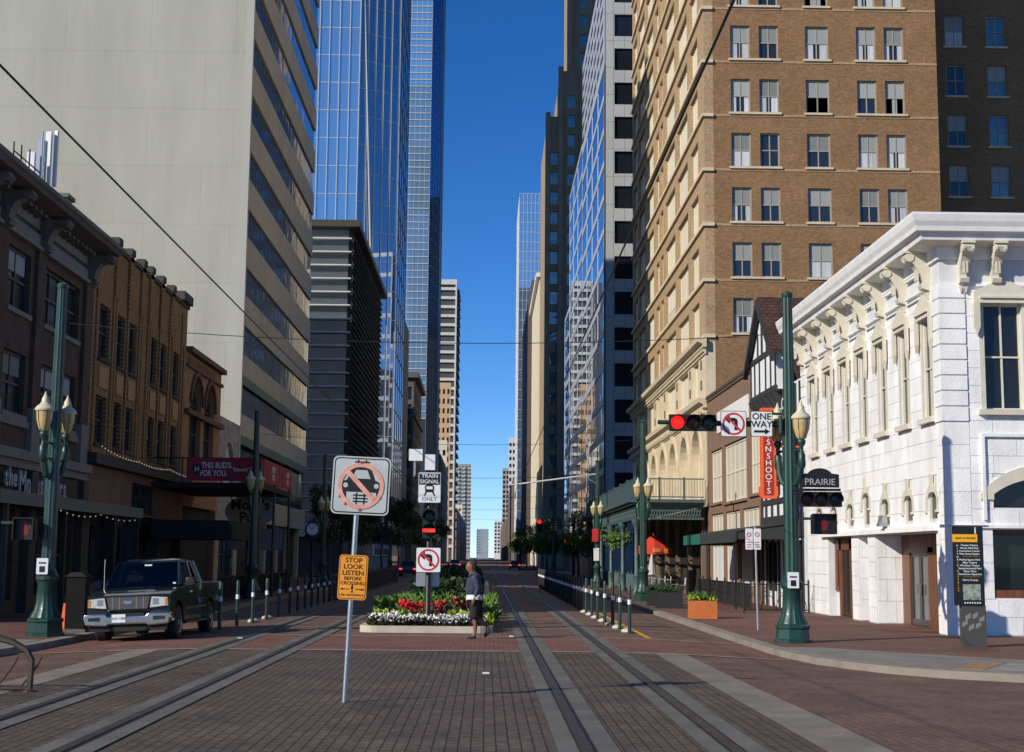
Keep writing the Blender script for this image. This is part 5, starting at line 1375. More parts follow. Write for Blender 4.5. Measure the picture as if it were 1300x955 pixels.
for s in (-1, 1): shape(NP, 'arrow', [(s*.25, -.03), (s*.75, -.03), (s*.75, -.1), (s*1.0, 0), (s*.75, .1), (s*.75, .03), (s*.25, .03)], c, z-.15, .16, yy-.0065, M_signblack)
shape(NP, 'walking_figure', [(-.1, -.28), (-.02, -.05), (-.12, .05), (-.08, .22), (.03, .24), (.1, .1), (.04, .02), (.02, -.05), (.12, -.28), (.05, -.28), (0, -.12), (-.05, -.28)], c, z-.15, .16, yy-.0065, M_signblack)
MB().lathe([(.012, -.001), (.012, .001)], (c, yy-.008, z-.104), 10, 'y').build('walking_figure_head', M_signblack, NP)
m = MB().box(o_x-.05, o_x+.05, 19.88, 19.89, 2.4, 2.46); m.build('bolt_strap', M_steel, NP)

# ------------------------------------------------------------------ train signal post in the median
TS = thing('train_signal_post', (-1.46, 39.3, .1), 'black post in the flower bed carrying train signal, white box and signs', 'signal post')
px_, py_ = -1.46, 39.3
MB().lathe([(.2, .1), (.2, .2), (.12, .3), (.075, .4), (.065, 4.0), (.04, 4.1)], (px_, py_, 0), 12).build('post', M_black, TS, True)
MB().box(px_-.13, px_+.13, py_-.12, py_+.06, 4.06, 4.46).build('white_box', M_white, TS)
MB().box(px_-.55, px_-.2, py_-.05, py_+.12, 4.3, 4.6).build('camera_box', M_white, TS)
MB().tube([(px_-.4, py_, 3.9), (px_-.4, py_, 4.3)], .03, 6).build('stub', M_alu, TS)
MB().tube([(px_-.4, py_, 3.9), (px_, py_, 3.85)], .03, 6).build('stub_arm', M_black, TS)
t = thing('train_signal_sign', (px_, 39.15, 3.24), 'white train signal only sign with a train symbol on the black post', 'sign')
plate(t, 'backing', px_-.29, px_+.29, 3.22, 4.0, 39.16, M_alu, .01, .03)
plate(t, 'face', px_-.28, px_+.28, 3.23, 3.99, 39.15, M_white, .004, .03)
MB().box(px_-.27, px_+.27, 39.143, 39.146, 3.68, 3.97).build('black_header', M_signblack, t)
for i, s_ in enumerate(('TRAIN', 'SIGNAL')): text(t, 'lettering', s_, .14, M_white, 'F', (px_, 39.14, 3.90-.14*i), .001, bold=.005, sx=1.05)
text(t, 'lettering', 'ONLY', .13, M_signblack, 'F', (px_, 39.143, 3.31), .001, sx=1.1)
shape(t, 'train_symbol', [(-.3, -.1), (-.34, .3), (-.2, .44), (.2, .44), (.34, .3), (.3, -.1), (.42, -.38), (.32, -.38), (.18, -.12), (-.18, -.12), (-.32, -.38), (-.42, -.38)], px_, 3.53, .36, 39.146, M_signblack)
shape(t, 'train_window', [(-.22, .1), (-.22, .3), (.22, .3), (.22, .1)], px_, 3.53, .36, 39.143, M_white)
t = thing('train_signal', (px_, 39.1, 2.3), 'two lens vertical train signal showing a red bar', 'traffic light')
MB().box(px_-.16, px_+.16, 39.12, 39.22, 2.32, 3.08).build('housing', M_blackm, t)
lens(t, px_, 2.88, .15, 39.115, 'g'); lens(t, px_, 2.52, .15, 39.115, 'g')
MB().box(px_-.16, px_+.16, 39.03, 39.06, 2.47, 2.56).build('red_bar', mat('red_bar', (.6, .03, .02), .4, emit=(1, .03, .02), estr=1.2), t)
t = thing('sign_back_panel', (px_, 39.45, 1.1), 'bare aluminium sign seen from behind, below the no left turn sign', 'sign')
plate(t, 'panel', px_-.32, px_+.28, 1.1, 1.62, 39.44, M_alu, .006, .03)
MB().box(px_+.0, px_+.06, 39.36, 39.433, 1.2, 1.5).build('clip', M_steel, t)

# ------------------------------------------------------------------ map kiosk
KI = thing('map_kiosk', (10.7, 33.7, 0), 'slim black wayfinding map kiosk with yellow header by white building', 'kiosk')
ky = 33.6
M_kblack = mat('kiosk_black', (.014, .014, .015), .35); M_kgrey = mat('kiosk_grey', (.07, .066, .06), .5)
MB().box(10.44, 10.98, ky, ky+.16, 0, .9).build('pedestal', M_kgrey, KI)
MB().box(10.34, 10.96, ky-.02, ky+.18, .9, 2.62).build('panel', M_kblack, KI)
MB().box(10.24, 11.1, ky-.03, ky+.19, 2.62, 2.65).build('cap', M_kgrey, KI)
M_kyel = mat('kiosk_yellow', (.85, .42, .01), .45)
MB().box(10.28, 10.83, ky-.04, ky-.021, 2.28, 2.45).build('header', M_kyel, KI)
for w_, x_ in (('MAIN', 10.42), ('&', 10.535), ('PRAIRIE', 10.68)): text(KI, 'lettering', w_, .062, M_signblack, 'F', (x_, ky-.043, 2.365), .001, bold=.01)
text(KI, 'lettering', 'i', .2, M_white, 'F', (10.79, ky-.024, 2.53), .001, bold=.03)
rows = ['Theater District', 'Minute Maid Park', 'Convention Center', 'Main Street Square', '', 'Market Square Park', 'Alley Theatre', 'Wortham Theater', 'Sesquicentennial Park', 'Bayou Place', 'Downtown Aquarium', '', 'Harris County']
for i, s_ in enumerate(rows):
    if s_: text(KI, 'lettering', s_, .058, M_white, 'F', (10.65, ky-.023, 2.21-.063*i), .001, bold=.012)
    else: MB().box(10.5, 10.86, ky-.024, ky-.021, 2.213-.063*i, 2.217-.063*i).build('divider', M_kyel, KI)
for i, ch in enumerate('HISTORIC DISTRICT'):
    if ch != ' ': text(KI, 'lettering', ch, .055, M_kyel if i > 8 else M_white, 'F', (10.385, ky-.023, 2.2-.062*i), .001, bold=.01)
MB().box(10.48, 10.87, ky-.026, ky-.021, 1.02, 1.36).build('map', mat('map_print', (.24, .27, .24), .5, nscale=9, namt=.75), KI)
for k, pts in enumerate(([(10.49, 1.1), (10.6, 1.18), (10.72, 1.2), (10.86, 1.12)], [(10.52, 1.34), (10.62, 1.2), (10.7, 1.05)], [(10.6, 1.3), (10.75, 1.24), (10.86, 1.27)])):
    MB().tube([(p, ky-.027, q) for p, q in pts], .006, 4).build('map_line', mat('map_green', (.35, .55, .3), .6), KI)
for i in range(7): MB().lathe([(.018, -.001), (.018, .001)], (10.52+.055*i, ky-.022, .96), 8, 'y').build('symbol_dot', M_white, KI)
M_kchev = mat('kiosk_chevron', (.22, .21, .19), .6)
for dx, dz in ((-.14, .0), (0, -.08), (.14, .0), (-.07, .14), (.21, .12), (.07, .2)):
    shape(KI, 'chevron', [(-.07, .03), (.05, .1), (.05, .0), (-.07, -.07)] if dx <= 0 else [(-.05, .0), (.07, .07), (.07, -.03), (-.05, -.1)], 10.66+dx, .5+dz, 1.0, ky, M_kchev)
# ------------------------------------------------------------------ parking sign and planters
PS = thing('parking_sign', (7.25, 41, 0), 'slim post with two small white parking signs before the shop awning', 'sign')
MB().tube([(7.27, 41, 0), (7.23, 41, 2.72)], .03, 8).build('post', M_steel, PS)
for x in (7.06, 7.28):
    p = plate(PS, 'panel', x-.1, x+.1, 2.12, 2.68, 40.96, M_white, .006, .02)
    ring(PS, 'red_ring', x, 2.52, .045, .065, 40.952, M_signred, .003, 16); bar(PS, 'red_slash', x, 2.52, .1, .016, -45, 40.9485, M_signred)
    for dz in (.18, .12, .06): MB().box(x-.06, x+.06, 40.950, 40.953, 2.12+dz, 2.14+dz).build('line', M_signred, PS)
M_corten = mat('corten_steel', (.50, .14, .035), .65, nscale=3, namt=.2)
LEAFM = {}
def leaf_cloud(n, fn, size, rnd, asp=1.6):
    """small crossed leaf faces scattered by fn() -> (point, outward)"""
    m = MB()
    for i in range(n):
        p, o = fn(); p = Vector(p); o = Vector(o)
        if o.length < 1e-3: o = Vector((0, 0, 1))
        d = (o.normalized() + Vector((rnd.uniform(-.8, .8), rnd.uniform(-.8, .8), rnd.uniform(-.6, .6)))).normalized()
        s = d.cross(Vector((rnd.uniform(-1, 1), rnd.uniform(-1, 1), rnd.uniform(-1, 1)))).normalized()
        L = size*rnd.uniform(.7, 1.4); W = L/asp
        k = d.cross(s)*L*.12
        m.poly([p, p+d*L*.5+s*W*.5+k, p+d*L, p+d*L*.5-s*W*.5+k])
    return m
def foliage(name, c, var=.35):
    m_ = mat(name, c, .55, nscale=2.5, namt=var, spec=.3)
    return m_
M_leaf = foliage('leaf_green', (.075, .14, .028)); M_leaf_shade = foliage('leaf_shade_tone', (.03, .06, .018)); M_lime = M_lime  # darker leaf copy has shade painted in, for plants out of the sun
M_limeleaf = foliage('leaf_lime', (.30, .40, .03)); M_purple = foliage('leaf_purple', (.11, .06, .07)); M_white_fl = mat('petal_white', (.78, .76, .72), .7)
M_red_fl = mat('petal_red', (.62, .02, .025), .6); M_darkleaf = foliage('leaf_bronze', (.06, .05, .025))
def planter(x, y, s, h, m_, label, leafm, flower=True):
    t = thing('box_planter', (x, y, 0), label, 'planter')
    b = MB(); b.box(x-s/2, x+s/2, y-s/2, y-s/2+.02, 0, h); b.box(x-s/2, x+s/2, y+s/2-.02, y+s/2, 0, h)
    b.box(x-s/2, x-s/2+.02, y-s/2+.02, y+s/2-.02, 0, h); b.box(x+s/2-.02, x+s/2, y-s/2+.02, y+s/2-.02, 0, h)
    b.build('box', m_, t)
    MB().box(x-s/2+.02, x+s/2-.02, y-s/2+.02, y+s/2-.02, h-.12, h-.06).build('soil', mat('soil', ()), t)
    rnd = random.Random(int(x*10+y))
    f = lambda: ((x+rnd.uniform(-s*.45, s*.45), y+rnd.uniform(-s*.45, s*.45), h-.06+abs(rnd.gauss(0, .1))), (rnd.uniform(-1, 1), rnd.uniform(-1, 1), 1.2))
    tag(leaf_cloud(420, f, .14, rnd, 2.2).build('foliage', leafm, t), kind='stuff')
    if flower:
        f = lambda: ((x+rnd.choice((-1, 1))*rnd.uniform(.2, .5)*s, y+rnd.uniform(-s*.5, s*.5), h+rnd.uniform(-.05, .1)), (rnd.uniform(-1, 1), rnd.uniform(-1, 1), .8))
        tag(leaf_cloud(160, f, .1, rnd, 1.3).build('lime_leaves', M_limeleaf, t), kind='stuff')
planter(6.9, 48.8, .82, .56, M_corten, 'square rust orange planter with green plants on the right kerb', M_leaf)
planter(7.0, 58.6, .95, .6, mat('dark_steel', (.02, .02, .02), .6), 'dark square planter near the awning on the right kerb', M_leaf_shade, False)
planter(7.0, 61.6, .95, .6, mat('dark_steel', ()), 'dark square planter by the lamp post before the gallery', M_leaf_shade, False)
HB = thing('hanging_basket', (7.9, 92.4, 3.0), 'green plant basket hanging between the gallery columns', 'basket')
rnd = random.Random(8)
tag(leaf_cloud(700, lambda: ((7.9+rnd.gauss(0, .3), 92.4+rnd.gauss(0, 2.0), 3.1+rnd.gauss(0, .22)), (rnd.uniform(-1, 1), rnd.uniform(-1, 1), -.2)), .22, rnd).build('foliage', M_leaf, HB), kind='stuff')
MB().box(7.75, 8.05, 89, 95.8, 2.95, 3.15).build('trough', M_blackm, HB)
for y in (89.5, 95.3): MB().tube([(7.9, y, 3.1), (7.9, y, 3.95)], .02, 5).build('hanger', M_black, HB)

# ------------------------------------------------------------------ bollards
M_band = mat('reflective_band', (.75, .76, .76), .35)
M_lump = mat('worn_pale_paint', (.55, .5, .4), .85, nscale=8, namt=.25, bump=.6, bscale=20)
def bollard(x, y, green, foot, label, group):
    t = thing('bollard', (x, y, 0), label, 'bollard', group)
    gm = M_green if green else M_black
    MB().lathe([(.048, 0), (.046, .7), (.046, 1.14), (.03, 1.18)], (x, y, 0), 10).build('tube', gm, t, True)
    MB().lathe([(.05, .70), (.05, .82)], (x, y, 0), 10).build('band', M_band, t, True)
    if foot:
        rnd = random.Random(int(y*7)); pts = []
        m = MB().ball((x-.02, y+.35, .015), .5, 10, 6, (.34, .75, .16)); m.build('kerb_stone', M_lump, t, True)
    return t
for i, (x, y) in enumerate(((3.66, 39.0), (3.6, 41.1), (3.56, 42.9), (3.53, 45.4), (3.5, 47.9), (3.5, 50.5), (3.47, 52.8))):
    bollard(x, y, i != 2, True, 'green tube bollard with silver band on pale kerb stone by the right track' if i != 2 else 'black tube bollard among green ones by the right track', 'bollards by the right track')
for i in range(26):
    bollard(3.42, 54.6+1.75*i, False, False, 'dark tube bollard in the shaded row along the right track', 'shaded bollards by the right track')
for i in range(5): bollard(-6.6+.06*i, 38.5+2.3*i, True, i in (2, 3), 'green tube bollard with silver band by the left track', 'bollards by the left track')
for i in range(20): bollard(-6.35, 50.2+2.1*i, False, False, 'dark tube bollard in the shaded row along the left track', 'shaded bollards by the left track')
sheet('painted_line', 3.82, 3.98, 36.6, 54, .014, mat('yellow_paint', (.60, .30, .02), .8, nscale=8, namt=.35), 1, 12)
railing(3.45, 60, 3.45, 99, 1.0, 'dark platform railing along the right track', m=M_black, step=.3)
railing(-6.3, 63, -6.3, 110, 1.05, 'dark platform railing along the left track', m=mat('grey_rail', (.06, .06, .06), .6), step=.3)
railing(-10.9, 42, -10.9, 58, 1.0, 'black iron patio railing before the bar front', step=.14)
railing(-10.4, 60, -10.4, 82, 1.0, 'black iron patio railing under the red banners', step=.14)

t = railing(9.15, 54.3, 11.45, 54.3, 1.0, 'short black ornamental railing with hoops beside the gabled house', m=M_black, step=.13)
m = MB()
for k in range(4):
    cx_ = 9.45+.55*k; m.tube([(cx_+.26*math.cos(R(a_)), 54.27, .12+.5*math.sin(R(a_))) for a_ in range(0, 181, 15)], .014, 5)
    m.tube([(cx_+.12*math.cos(R(a_)), 54.27, .8+.12*math.sin(R(a_))) for a_ in range(0, 361, 30)], .012, 5)
tag(m.build('hoops', M_black, t), kind='stuff')
SW = thing('sandwich_board', (-10.25, 38.6, 0), 'small orange sandwich board standing on the sidewalk behind the lamp post by the pickup', 'sign')
f_ = lambda p, q, a: (a, p, q)
MB().prism([(38.3, 0), (38.33, 0), (38.6, .62), (38.57, .62)], f_, -10.5, -10.0).build('front_board', M_orange, SW)
MB().prism([(38.9, 0), (38.87, 0), (38.605, .62), (38.635, .62)], f_, -10.5, -10.0).build('back_board', M_orange, SW)
CBX = thing('signal_cabinet', (-9.62, 36.9, 0), 'black signal cabinet behind the lamp post beside the pickup', 'cabinet')
MB().box(-9.95, -9.5, 36.7, 37.15, .08, 1.3).build('body', mat('cabinet_black', (.006, .006, .006), .7, spec=.2), CBX)
MB().box(-10.0, -9.45, 36.65, 37.2, 0, .08).build('plinth', M_conc_dk, CBX)
MB().prism([(-10.0, 1.3), (-9.45, 1.3), (-9.6, 1.4), (-9.85, 1.4)], lambda p, q, a: (p, a, q), 36.66, 37.2).build('lid', M_blackm, CBX)
# ------------------------------------------------------------------ bronze hoop rack, near left
HR = thing('hoop_fence', (-7.2, 21, 0), 'low bronze railing panel with crossing curved bars at the near left corner', 'fence')
M_bronze = mat('bronze_frame', (.10, .075, .05), .45, .5, nscale=5, namt=.2)
yb = 21.0
m = MB(); top = [(-6.12, 0), (-6.11, .42), (-6.18, .55), (-6.38, .66), (-7.0, .82), (-7.5, .9), (-8.1, .92), (-8.9, .9)]
m.tube([(p, yb, q) for p, q in top], .045, 6); m.build('frame', M_bronze, HR)
m = MB()
for k in range(7):
    x0 = -6.28-k*.32; m.tube([(x0+.35*math.sin(R(s*12)), yb+.015, .02+.088*s) for s in range(9 if k > 1 else 6)], .014, 5)
    m.tube([(x0-.5-.35*math.sin(R(s*12))+.3, yb-.015, .02+.088*s) for s in range(9 if k > 0 else 7)], .014, 5)
tag(m.build('bars', M_bronze, HR), kind='stuff')
MB().tube([(-6.12, yb, .05), (-8.9, yb, .05)], .03, 6).build('bottom_rail', M_bronze, HR)
for x in (-6.12, -8.9): MB().lathe([(.09, 0), (.09, .02), (.04, .04), (.04, .1)], (x, yb, 0), 8).build('foot', M_bronze, HR)

# ------------------------------------------------------------------ street clock, wires, cantilever
CL = thing('street_clock', (-9.6, 85, 0), 'black street clock with white dial on the left sidewalk', 'clock')
MB().lathe([(.22, 0), (.2, .3), (.1, .5), (.08, 2.6), (.16, 2.8), (.1, 2.95)], (-9.6, 85, 0), 12).build('post', M_black, CL, True)
MB().lathe([(.38, -.12), (.42, -.1), (.42, .1), (.38, .12)], (-9.6, 85, 3.3), 20, 'y').build('case', M_black, CL, True)
MB().lathe([(.33, -.005), (.33, .005)], (-9.6, 84.875, 3.3), 20, 'y').build('dial', M_white, CL)
bar(CL, 'hand', -9.68, 3.36, .2, .03, 145, 84.865, M_signblack); bar(CL, 'hand', -9.56, 3.43, .28, .02, 70, 84.862, M_signblack)
for i in range(12): a = R(30*i); MB().box(-9.6+.28*math.sin(a)-.012, -9.6+.28*math.sin(a)+.012, 84.862, 84.868, 3.3+.28*math.cos(a)-.012, 3.3+.28*math.cos(a)+.012).build('hour_mark', M_signblack, CL)
m = MB()
for dx in (-.2, -.1, 0, .1, .2): m.tube([(-9.6+dx, 85, 3.65), (-9.6+dx*1.2, 85, 3.95-abs(dx)*.5)], .03, 5)
m.tube([(-9.82, 85, 3.68), (-9.38, 85, 3.68)], .03, 5)
m.build('crest', M_black, CL)
def wire(pts, r, label, group=None):
    m = MB(); m.tube(pts, r, 6); o = m.build('overhead_wire', M_wire)
    return tag(o, label, 'wire', group)
def sagged(a, b, s, n=14):
    a, b = Vector(a), Vector(b)
    return [a.lerp(b, i/n)-Vector((0, 0, s*4*(i/n)*(1-i/n))) for i in range(n+1)]
wire([(-4.65, y, 6.42) for y in range(-12, 240, 14)], .013, 'thick trolley wire running above the left track')
wire([(1.75, y, 5.86) for y in range(-12, 240, 14)], .012, 'thick trolley wire running above the right track')
wpos = ['between the two nearest fluted lamp posts', 'in front of the red banner', 'past the gallery', 'by the mirrored office', 'beyond the office', 'before the deco tower']
for i, y in enumerate((35, 67.2, 95.8, 128, 160, 200)):
    wire(sagged((-9.9, y, 7.15), (7.02, y, 7.1), .35), .009 if i < 2 else .012, 'thin span wire crossing the street ' + wpos[i])
CA = thing('cantilever_arm', (7.1, 97.5, 6.5), 'pale cantilever arm holding the trolley wire from the gallery lamp post', 'arm')
MB().tube([(7.0, 97.5, 7.2), (1.6, 97.5, 6.45)], .05, 8).build('tube', mat('pale_tube', (.6, .6, .58), .5), CA)
MB().tube([(7.0, 97.5, 6.6), (6.2, 97.5, 7.08)], .03, 6).build('strut', M_steel, CA)
DI = thing('satellite_dish', (13.0, 57.4, 10.9), 'dark satellite dish on the roof beside the white cornice', 'dish')
m = MB(); n = 16
for i in range(n):
    a0, a1 = 2*math.pi*i/n, 2*math.pi*(i+1)/n
    m.poly([(13.0, 57.5, 12.15), (13.0+.3*math.cos(a0), 57.35, 12.15+.34*math.sin(a0)), (13.0+.3*math.cos(a1), 57.35, 12.15+.34*math.sin(a1))])
m.build('dish', mat('dish_dark', (.03, .04, .06), .35), DI)
MB().tube([(13.0, 57.5, 12.1), (13.0, 57.6, 10.5)], .03, 6).build('mast', M_alu, DI)
MB().tube([(13.0, 57.36, 11.85), (13.0, 57.05, 12.05)], .015, 5).build('feed_arm', M_alu, DI)
# distant signals
for i, (x, y, z, lb) in enumerate(((4.4, 126, 4.5, 'small distant red traffic light over the far crossing'), (6.6, 126, 2.9, 'small distant red light low on a pole by the far crossing'))):
    t = thing('far_traffic_signal', (x, y, z), lb, 'traffic light')
    MB().box(x-.2, x+.2, y, y+.2, z-.5, z+.5).build('housing', M_blackm, t)
    lens(t, x, z+.3, .17, y-.001, 'r', 2)
    MB().tube([(7.2 if i else 7.3, y+.3, 0), (7.2 if i else 7.3, y+.3, 5.2)], .07, 8).build('pole', M_blackm, t)
    MB().tube([(7.2, y+.25, z), (x, y+.25, z)], .04, 6).build('arm', M_blackm, t)
FS = thing('far_flag_sign', (7.2, 92.0, 2.4), 'small red and white sign fixed to the far green lamp post', 'sign')
MB().box(6.75, 7.15, 97.2, 97.24, 2.9, 3.7).build('red_panel', mat('sign_red', ()), FS)
MB().box(6.85, 7.2, 97.2, 97.24, 1.7, 2.5).build('white_panel', M_white, FS)
# ------------------------------------------------------------------ pickup truck (front at local y=0, facing the camera)
M_paint = mat('dark_green_paint', (.012, .020, .021), .22, .25, coat=1, nscale=14, namt=.05)
M_chrome = mat('bumper_chrome', (.62, .63, .63), .16, 1, nscale=5, namt=.12)
M_tyre = mat('tyre_rubber', (.014, .014, .014), .8, nscale=12, namt=.2)
M_rim = mat('alloy_rim', (.45, .45, .45), .3, .9)
M_headl = mat('headlight_lens', (.55, .56, .50), .25, .1, nscale=30, namt=.3, coat=.6)
M_seat = mat('seat_cloth', (.05, .048, .045), .9)
def see_glass(name, tint=(.28, .30, .31), k=.1):
    m = bpy.data.materials.new(name); MATS[name] = m
    nt, n, l, p = nodes_of(m)
    t = n.new('ShaderNodeBsdfTransparent'); t.inputs[0].default_value = (*tint, 1)
    g = n.new('ShaderNodeBsdfGlossy'); g.inputs['Roughness'].default_value = .02; g.inputs['Color'].default_value = (.9, .95, 1, 1)
    f = n.new('ShaderNodeFresnel'); f.inputs[0].default_value = 1.5
    mx = n.new('ShaderNodeMixShader'); l.new(f.outputs[0], mx.inputs[0]); l.new(t.outputs[0], mx.inputs[1]); l.new(g.outputs[0], mx.inputs[2])
    l.new(mx.outputs[0], n['Material Output'].inputs[0]); return m
M_cglass = see_glass('car_glass')
def bev(o, w, seg=2):
    b = o.modifiers.new('bevel', 'BEVEL'); b.width = w; b.segments = seg; b.limit_method = 'ANGLE'; b.angle_limit = R(35)
    o.data.shade_smooth(); o.data.set_sharp_from_angle(angle=R(45)); return o
def arch(cy, cz, r, n=10): return [(cy-r*math.cos(math.pi*i/n), cz+r*math.sin(math.pi*i/n)) for i in range(n+1)]
TR = thing('pickup_truck', (0, 0, 0), 'dark green pickup truck with chrome bumper and billet grille parked at the left kerb', 'pickup truck')
def PB(name, m_, mb, parent=None, smooth=False): return mb.build(name, m_, parent or TR, smooth)
side = [(.10, .44), (.46, .44)] + arch(.95, .42, .47) + [(1.44, .40), (3.9, .40)] + arch(4.38, .42, .47) + [(4.87, .46), (5.6, .52), (5.68, .66), (5.7, 1.26), (3.55, 1.27), (1.32, 1.21), (.9, 1.19), (.3, 1.12), (.1, 1.06), (.04, .98), (.03, .66)]
bev(PB('body', M_paint, MB().prism(side, lambda p, q, a: (a, p, q), -.97, .97)), .06, 3)
PB('hood_bulge', M_paint, MB().prism([(.35, 1.115), (1.25, 1.2), (1.25, 1.235), (.5, 1.165)], lambda p, q, a: (a, p, q), -.52, .52))
m = MB(); ring0 = [(-.74, 1.95), (.74, 1.95), (.74, 3.27), (-.74, 3.27)]; ring1 = [(-.7, 1.99), (.7, 1.99), (.7, 3.22), (-.7, 3.22)]; ring2 = [(-.52, 2.15), (.52, 2.15), (.52, 3.1), (-.52, 3.1)]
for rg, z in ((ring0, 1.77), (ring1, 1.83), (ring2, 1.88)): m.v += [(x, y, z) for x, y in rg]
for r_ in range(2):
    for i in range(4): j = (i+1) % 4; m.f.append((r_*4+i, r_*4+j, r_*4+4+j, r_*4+4+i))
m.f += [(8, 9, 10, 11), (3, 2, 1, 0)]
bev(PB('roof', M_paint, m), .03, 2)
for s in (-1, 1):
    for p0_, p1_, r_ in (((.90, 1.28, 1.22), (.735, 1.97, 1.80), .045), ((.92, 2.45, 1.24), (.745, 2.55, 1.80), .05), ((.90, 3.46, 1.26), (.73, 3.25, 1.80), .075)):
        PB('pillar', M_paint, MB().tube([(s*p0_[0],)+p0_[1:], (s*p1_[0],)+p1_[1:]], r_, 6))
PB('windshield', M_cglass, MB().poly([(-.87, 1.27, 1.225), (.87, 1.27, 1.225), (.72, 1.96, 1.79), (-.72, 1.96, 1.79)]))
PB('rear_window', M_cglass, MB().poly([(-.85, 3.47, 1.28), (.85, 3.47, 1.28), (.7, 3.26, 1.79), (-.7, 3.26, 1.79)]))
for s in (-1, 1):
    PB('side_window', M_cglass, MB().poly([(s*.915, 1.42, 1.25), (s*.92, 2.42, 1.26), (s*.752, 2.52, 1.79), (s*.75, 2.03, 1.79)]))
    PB('side_window', M_cglass, MB().poly([(s*.92, 2.5, 1.26), (s*.91, 3.38, 1.28), (s*.745, 3.2, 1.79), (s*.752, 2.6, 1.79)]))
    MR = bev(PB('mirror', M_black, MB().box(s*1.02, s*1.24, 1.38, 1.50, 1.2, 1.42)), .03); PB('mirror_arm', M_black, MB().box(s*.93, s*1.04, 1.42, 1.47, 1.24, 1.29), MR)
    PB('door_handle', M_chrome, MB().box(s*.97, s*1.0, 2.2, 2.36, 1.05, 1.09)); PB('side_trim', M_black, MB().box(s*.968, s*.985, 1.5, 3.85, .66, .72))
    PB('door_gap', M_blackm, MB().box(s*.966, s*.973, 2.46, 2.475, .5, 1.24)); PB('running_board', M_black, MB().box(s*.86, s*1.0, 1.5, 3.85, .33, .38))
    for cy in (.95, 4.38):
        wh = PB('wheel', M_tyre, MB().lathe([(.24, -.13), (.36, -.135), (.39, -.10), (.39, .10), (.36, .135), (.24, .13)], (s*.83, cy, .39), 28, 'x'), None, True)
        PB('rim', M_rim, MB().lathe([(.235, s*.10), (.24, s*.137), (.20, s*.115), (.08, s*.10), (.06, s*.14), (.01, s*.145)], (s*.83, cy, .39), 16, 'x'), wh, True)
        PB('wheel_well', M_blackm, MB().box(s*.45, s*.69, cy-.5, cy+.5, .35, .95))
PB('underbody', M_blackm, MB().box(-.7, .7, .3, 5.5, .3, .62))
PB('bed_cover', M_blackm, MB().box(-.86, .86, 3.62, 5.6, 1.262, 1.275))
PB('cab_floor', M_seat, MB().box(-.85, .85, 1.3, 3.45, 1.0, 1.16))
PB('dashboard', M_seat, MB().prism([(1.3, 1.16), (1.3, 1.24), (1.62, 1.26), (1.7, 1.16)], lambda p, q, a: (a, p, q), -.83, .83))
for x in (-.42, .42):
    st = PB('seat', M_seat, MB().prism([(2.35, 1.16), (2.3, 1.2), (2.4, 1.5), (2.52, 1.52), (2.55, 1.16)], lambda p, q, a: (a, p, q), x-.25, x+.25)); PB('headrest', M_seat, MB().box(x-.13, x+.13, 2.42, 2.52, 1.53, 1.7), st)
PB('steering_wheel', mat('wheel_grey', (.2, .2, .19), .6), MB().tube([(.42+.19*math.cos(2*math.pi*i/20), 1.78+.07*math.sin(2*math.pi*i/20), 1.30+.17*math.sin(2*math.pi*i/20)) for i in range(21)], .017, 6, False))
PB('inspection_sticker', M_white, MB().box(.73, .8, 1.33, 1.335, 1.27, 1.31)); PB('mirror_inside', M_white, MB().box(-.1, .08, 1.87, 1.9, 1.69, 1.75))
# front end
f = lambda p, q, a: (p, a, q)
PB('grille_recess', M_blackm, MB().prism([(-.52, 1.04), (.52, 1.04), (.46, .74), (-.46, .74)], f, .0, .05))
m = MB()
for k in range(17): z = .755+.0168*k; hw = .455+.06*(z-.74)/.3; m.box(-hw, hw, -.012, -.002, z, z+.009)
g_ = PB('grille_bars', mat('billet_grille', (.30, .26, .21), .35, .8), m); tag(g_, kind='stuff')
for x in (-.36, -.2, .2, .36): PB('grille_upright', M_rim, MB().box(x-.008, x+.008, -.016, -.013, .75, 1.035))
m = MB().tube([(-.53, -.012, 1.05), (.53, -.012, 1.05), (.47, -.012, .73), (-.47, -.012, .73), (-.53, -.012, 1.05)], .022, 8, False); PB('grille_surround', M_black, m, None, True)
EM = PB('emblem', M_chrome, MB().prism([(.125*math.cos(2*math.pi*i/24), .90+.052*math.sin(2*math.pi*i/24)) for i in range(24)], f, -.03, -.017))
PB('emblem_field', mat('emblem_blue', (.02, .06, .22), .3), MB().prism([(.115*math.cos(2*math.pi*i/24), .90+.043*math.sin(2*math.pi*i/24)) for i in range(24)], f, -.033, -.03), EM)
text(EM, 'emblem_script', 'Ford', .075, M_white, 'F', (0, -.036, .90), .001)
PB('hood_chrome', mat('hood_edge', (.25, .3, .34), .25, .6), MB().prism([(-.6, 1.072), (.6, 1.072), (.5, 1.105), (-.5, 1.105)], f, .02, .06))
for s in (-1, 1):
    hl = PB('headlight', M_headl, MB().prism([(s*.545, 1.03), (s*.93, 1.0), (s*.95, .80), (s*.5, .76)], f, -.012, .06))
    PB('headlight_bezel', M_black, MB().tube([(s*.545, -.012, 1.03), (s*.93, -.012, 1.0), (s*.95, -.012, .80), (s*.5, -.012, .76), (s*.545, -.012, 1.03)], .012, 5, False), hl)
    PB('reflector', M_rim, MB().prism([(s*.58, .98), (s*.72, .97), (s*.72, .84), (s*.58, .83)], f, -.016, -.012), hl)
    PB('marker_lamp', mat('amber_lens', (.5, .2, .03), .3), MB().prism([(s*.86, .97), (s*.925, .965), (s*.94, .83), (s*.87, .82)], f, -.017, -.012), hl)
    PB('tow_hook', M_black, MB().tube([(s*.42, -.05, .37), (s*.42, -.12, .36), (s*.42, -.12, .31), (s*.42, -.05, .3)], .018, 5))
